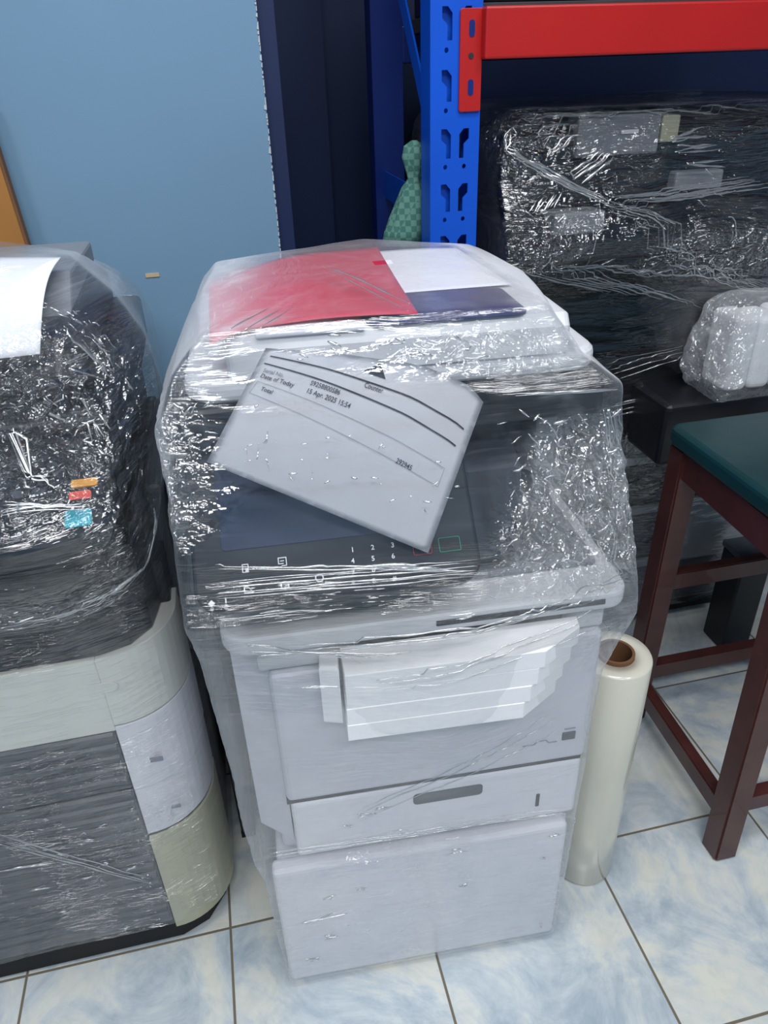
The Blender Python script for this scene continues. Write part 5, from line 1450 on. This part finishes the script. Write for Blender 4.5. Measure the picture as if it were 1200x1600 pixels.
part('cover_slot', box(.205, .235, .016, .02, 1.046, 1.052, .0005), M['white'], gp)
part('feeder_roller_cover', box(.278, .31, .02, .06, 1.03, 1.07, .003), M['beige'], RP)
part('side_guide', box(.31, .40, .008, .05, .955, .985, .004), M['midgrey'], RP)
part('corner_block', box(.08, .17, -.03, .02, .905, .94, .004), M['midgrey'], RP)
def ringR(x0, x1, y0, y1, z, m1=0):
    return [(x0, y0, z), (x0*.5+x1*.5, y0-m1, z), (x1, y0, z), (x1, (y0+y1)/2, z), (x1, y1, z), ((x0+x1)/2, y1, z), (x0, y1, z), (x0, (y0+y1)/2, z)]
e_ = .012
lvr = [ringR(-e_, XR+e_, -e_, .55, .06), ringR(-e_, XR+e_, -e_, .55, .25), ringR(-e_, XR+e_, -.014, .55, .45), ringR(-e_, XR+e_, -.018, .55, .60),
       ringR(-e_, XR+e_, -.032, .55, .67), ringR(-e_, XR+e_, -.034, .55, .70), ringR(-e_, XR+e_, -.030, .55, .80), ringR(-e_, XR+e_, -.055, .55, .86), ringR(-e_, XR+e_, -.066, .55, .90),
       ringR(-e_, XR+e_, -.02, .55, .98), ringR(-.002, XR+e_, .002, .54, 1.05), ringR(.02, XR-.02, .02, .5, 1.085, -.005), ringR(.1, XR-.1, .1, .4, 1.088), ringR(.3, XR-.3, .2, .25, 1.089)]
def cr_r(p):
    a = blob(p, (.02, 0, 1.05), (.08, .2, .06))
    a = max(a, .8*blob(p, (.06, 0, .90), (.10, .2, .05)), .9*blob(p, (.4, 0, .86), (.22, .2, .06)), .6*blob(p, (.5, 0, .5), (.3, .2, .08)))
    return max(a, .10 if p.z > .84 else .03)
M['film_black'] = film_mat('stretch_film_black_copier', streak=(9, 75), ang=-.42, base_haze=.0, haze=.02, streak_b=1.0, rough=.1, gloss=1.3)
fr_ = film('stretch_film', lvr, M['film_black'], RP, per=420, dz=.0045, amp=.004, crumple=cr_r, milk=lambda p: 1.0, streak=lambda p: .15+.35*ease(.83, .86, p.z), seed=23)
folds(fr_, FOLDS_BLACK, 3)

# white wrapped bundle on the tray of the black copier
WB = thing('wrapped_white_bundle', 'white bundle in clear crumpled film lying at the front of the black copier tray', 'parcel', (.835, 1.09, .625))
bm = bmesh.new()
for k in range(5):
    x0 = .010+.045*k; add_prism(bm, rrect(x0, x0+.044, -.02, .06, .012, 4), 'z', .012, .145-.004*(k % 2), .010, 3)
part('foam_block', bm, M['foam'], WB)
lw_ = [ringR(-.010, .24, -.032, .07, .003), ringR(-.026, .25, -.040, .075, .03), ringR(-.018, .25, -.036, .075, .09), ringR(.004, .25, -.030, .07, .15), ringR(.03, .25, -.01, .05, .172), ringR(.10, .18, .015, .025, .170)]
M['film_bundle'] = film_mat('stretch_film_bundle', streak=(30, 20), base_haze=.12, haze=.35, streak_b=.7)
film('stretch_film', lw_, M['film_bundle'], WB, per=150, dz=.004, amp=.004, crumple=lambda p: .8-ease(.0, .05, p.x)*.75, milk=lambda p: 1, seed=31)

# black waste bin / post behind the stool
bb = thing('black_box', 'slim black box standing on the floor behind the stool rails', 'box', (.985, 1.075, 0))
part('shell', box(0, .07, 0, .07, .0, .24, .004), M['black'], bb)
part('lid', box(-.003, .073, -.003, .073, .24, .255, .003), M['dkgrey'], bb)

# slim black board added to darken the gap between the two machines
kb = thing('added_dark_board', 'slim black board added to darken the gap between the left copier and central printer', 'board', (-.096, .860, 0))
part('panel', box(0, .022, 0, .40, .012, .70, .002), M['black'], kb)
part('bottom_edging', box(-.001, .023, -.001, .401, .0, .014, .001), M['rubber'], kb)
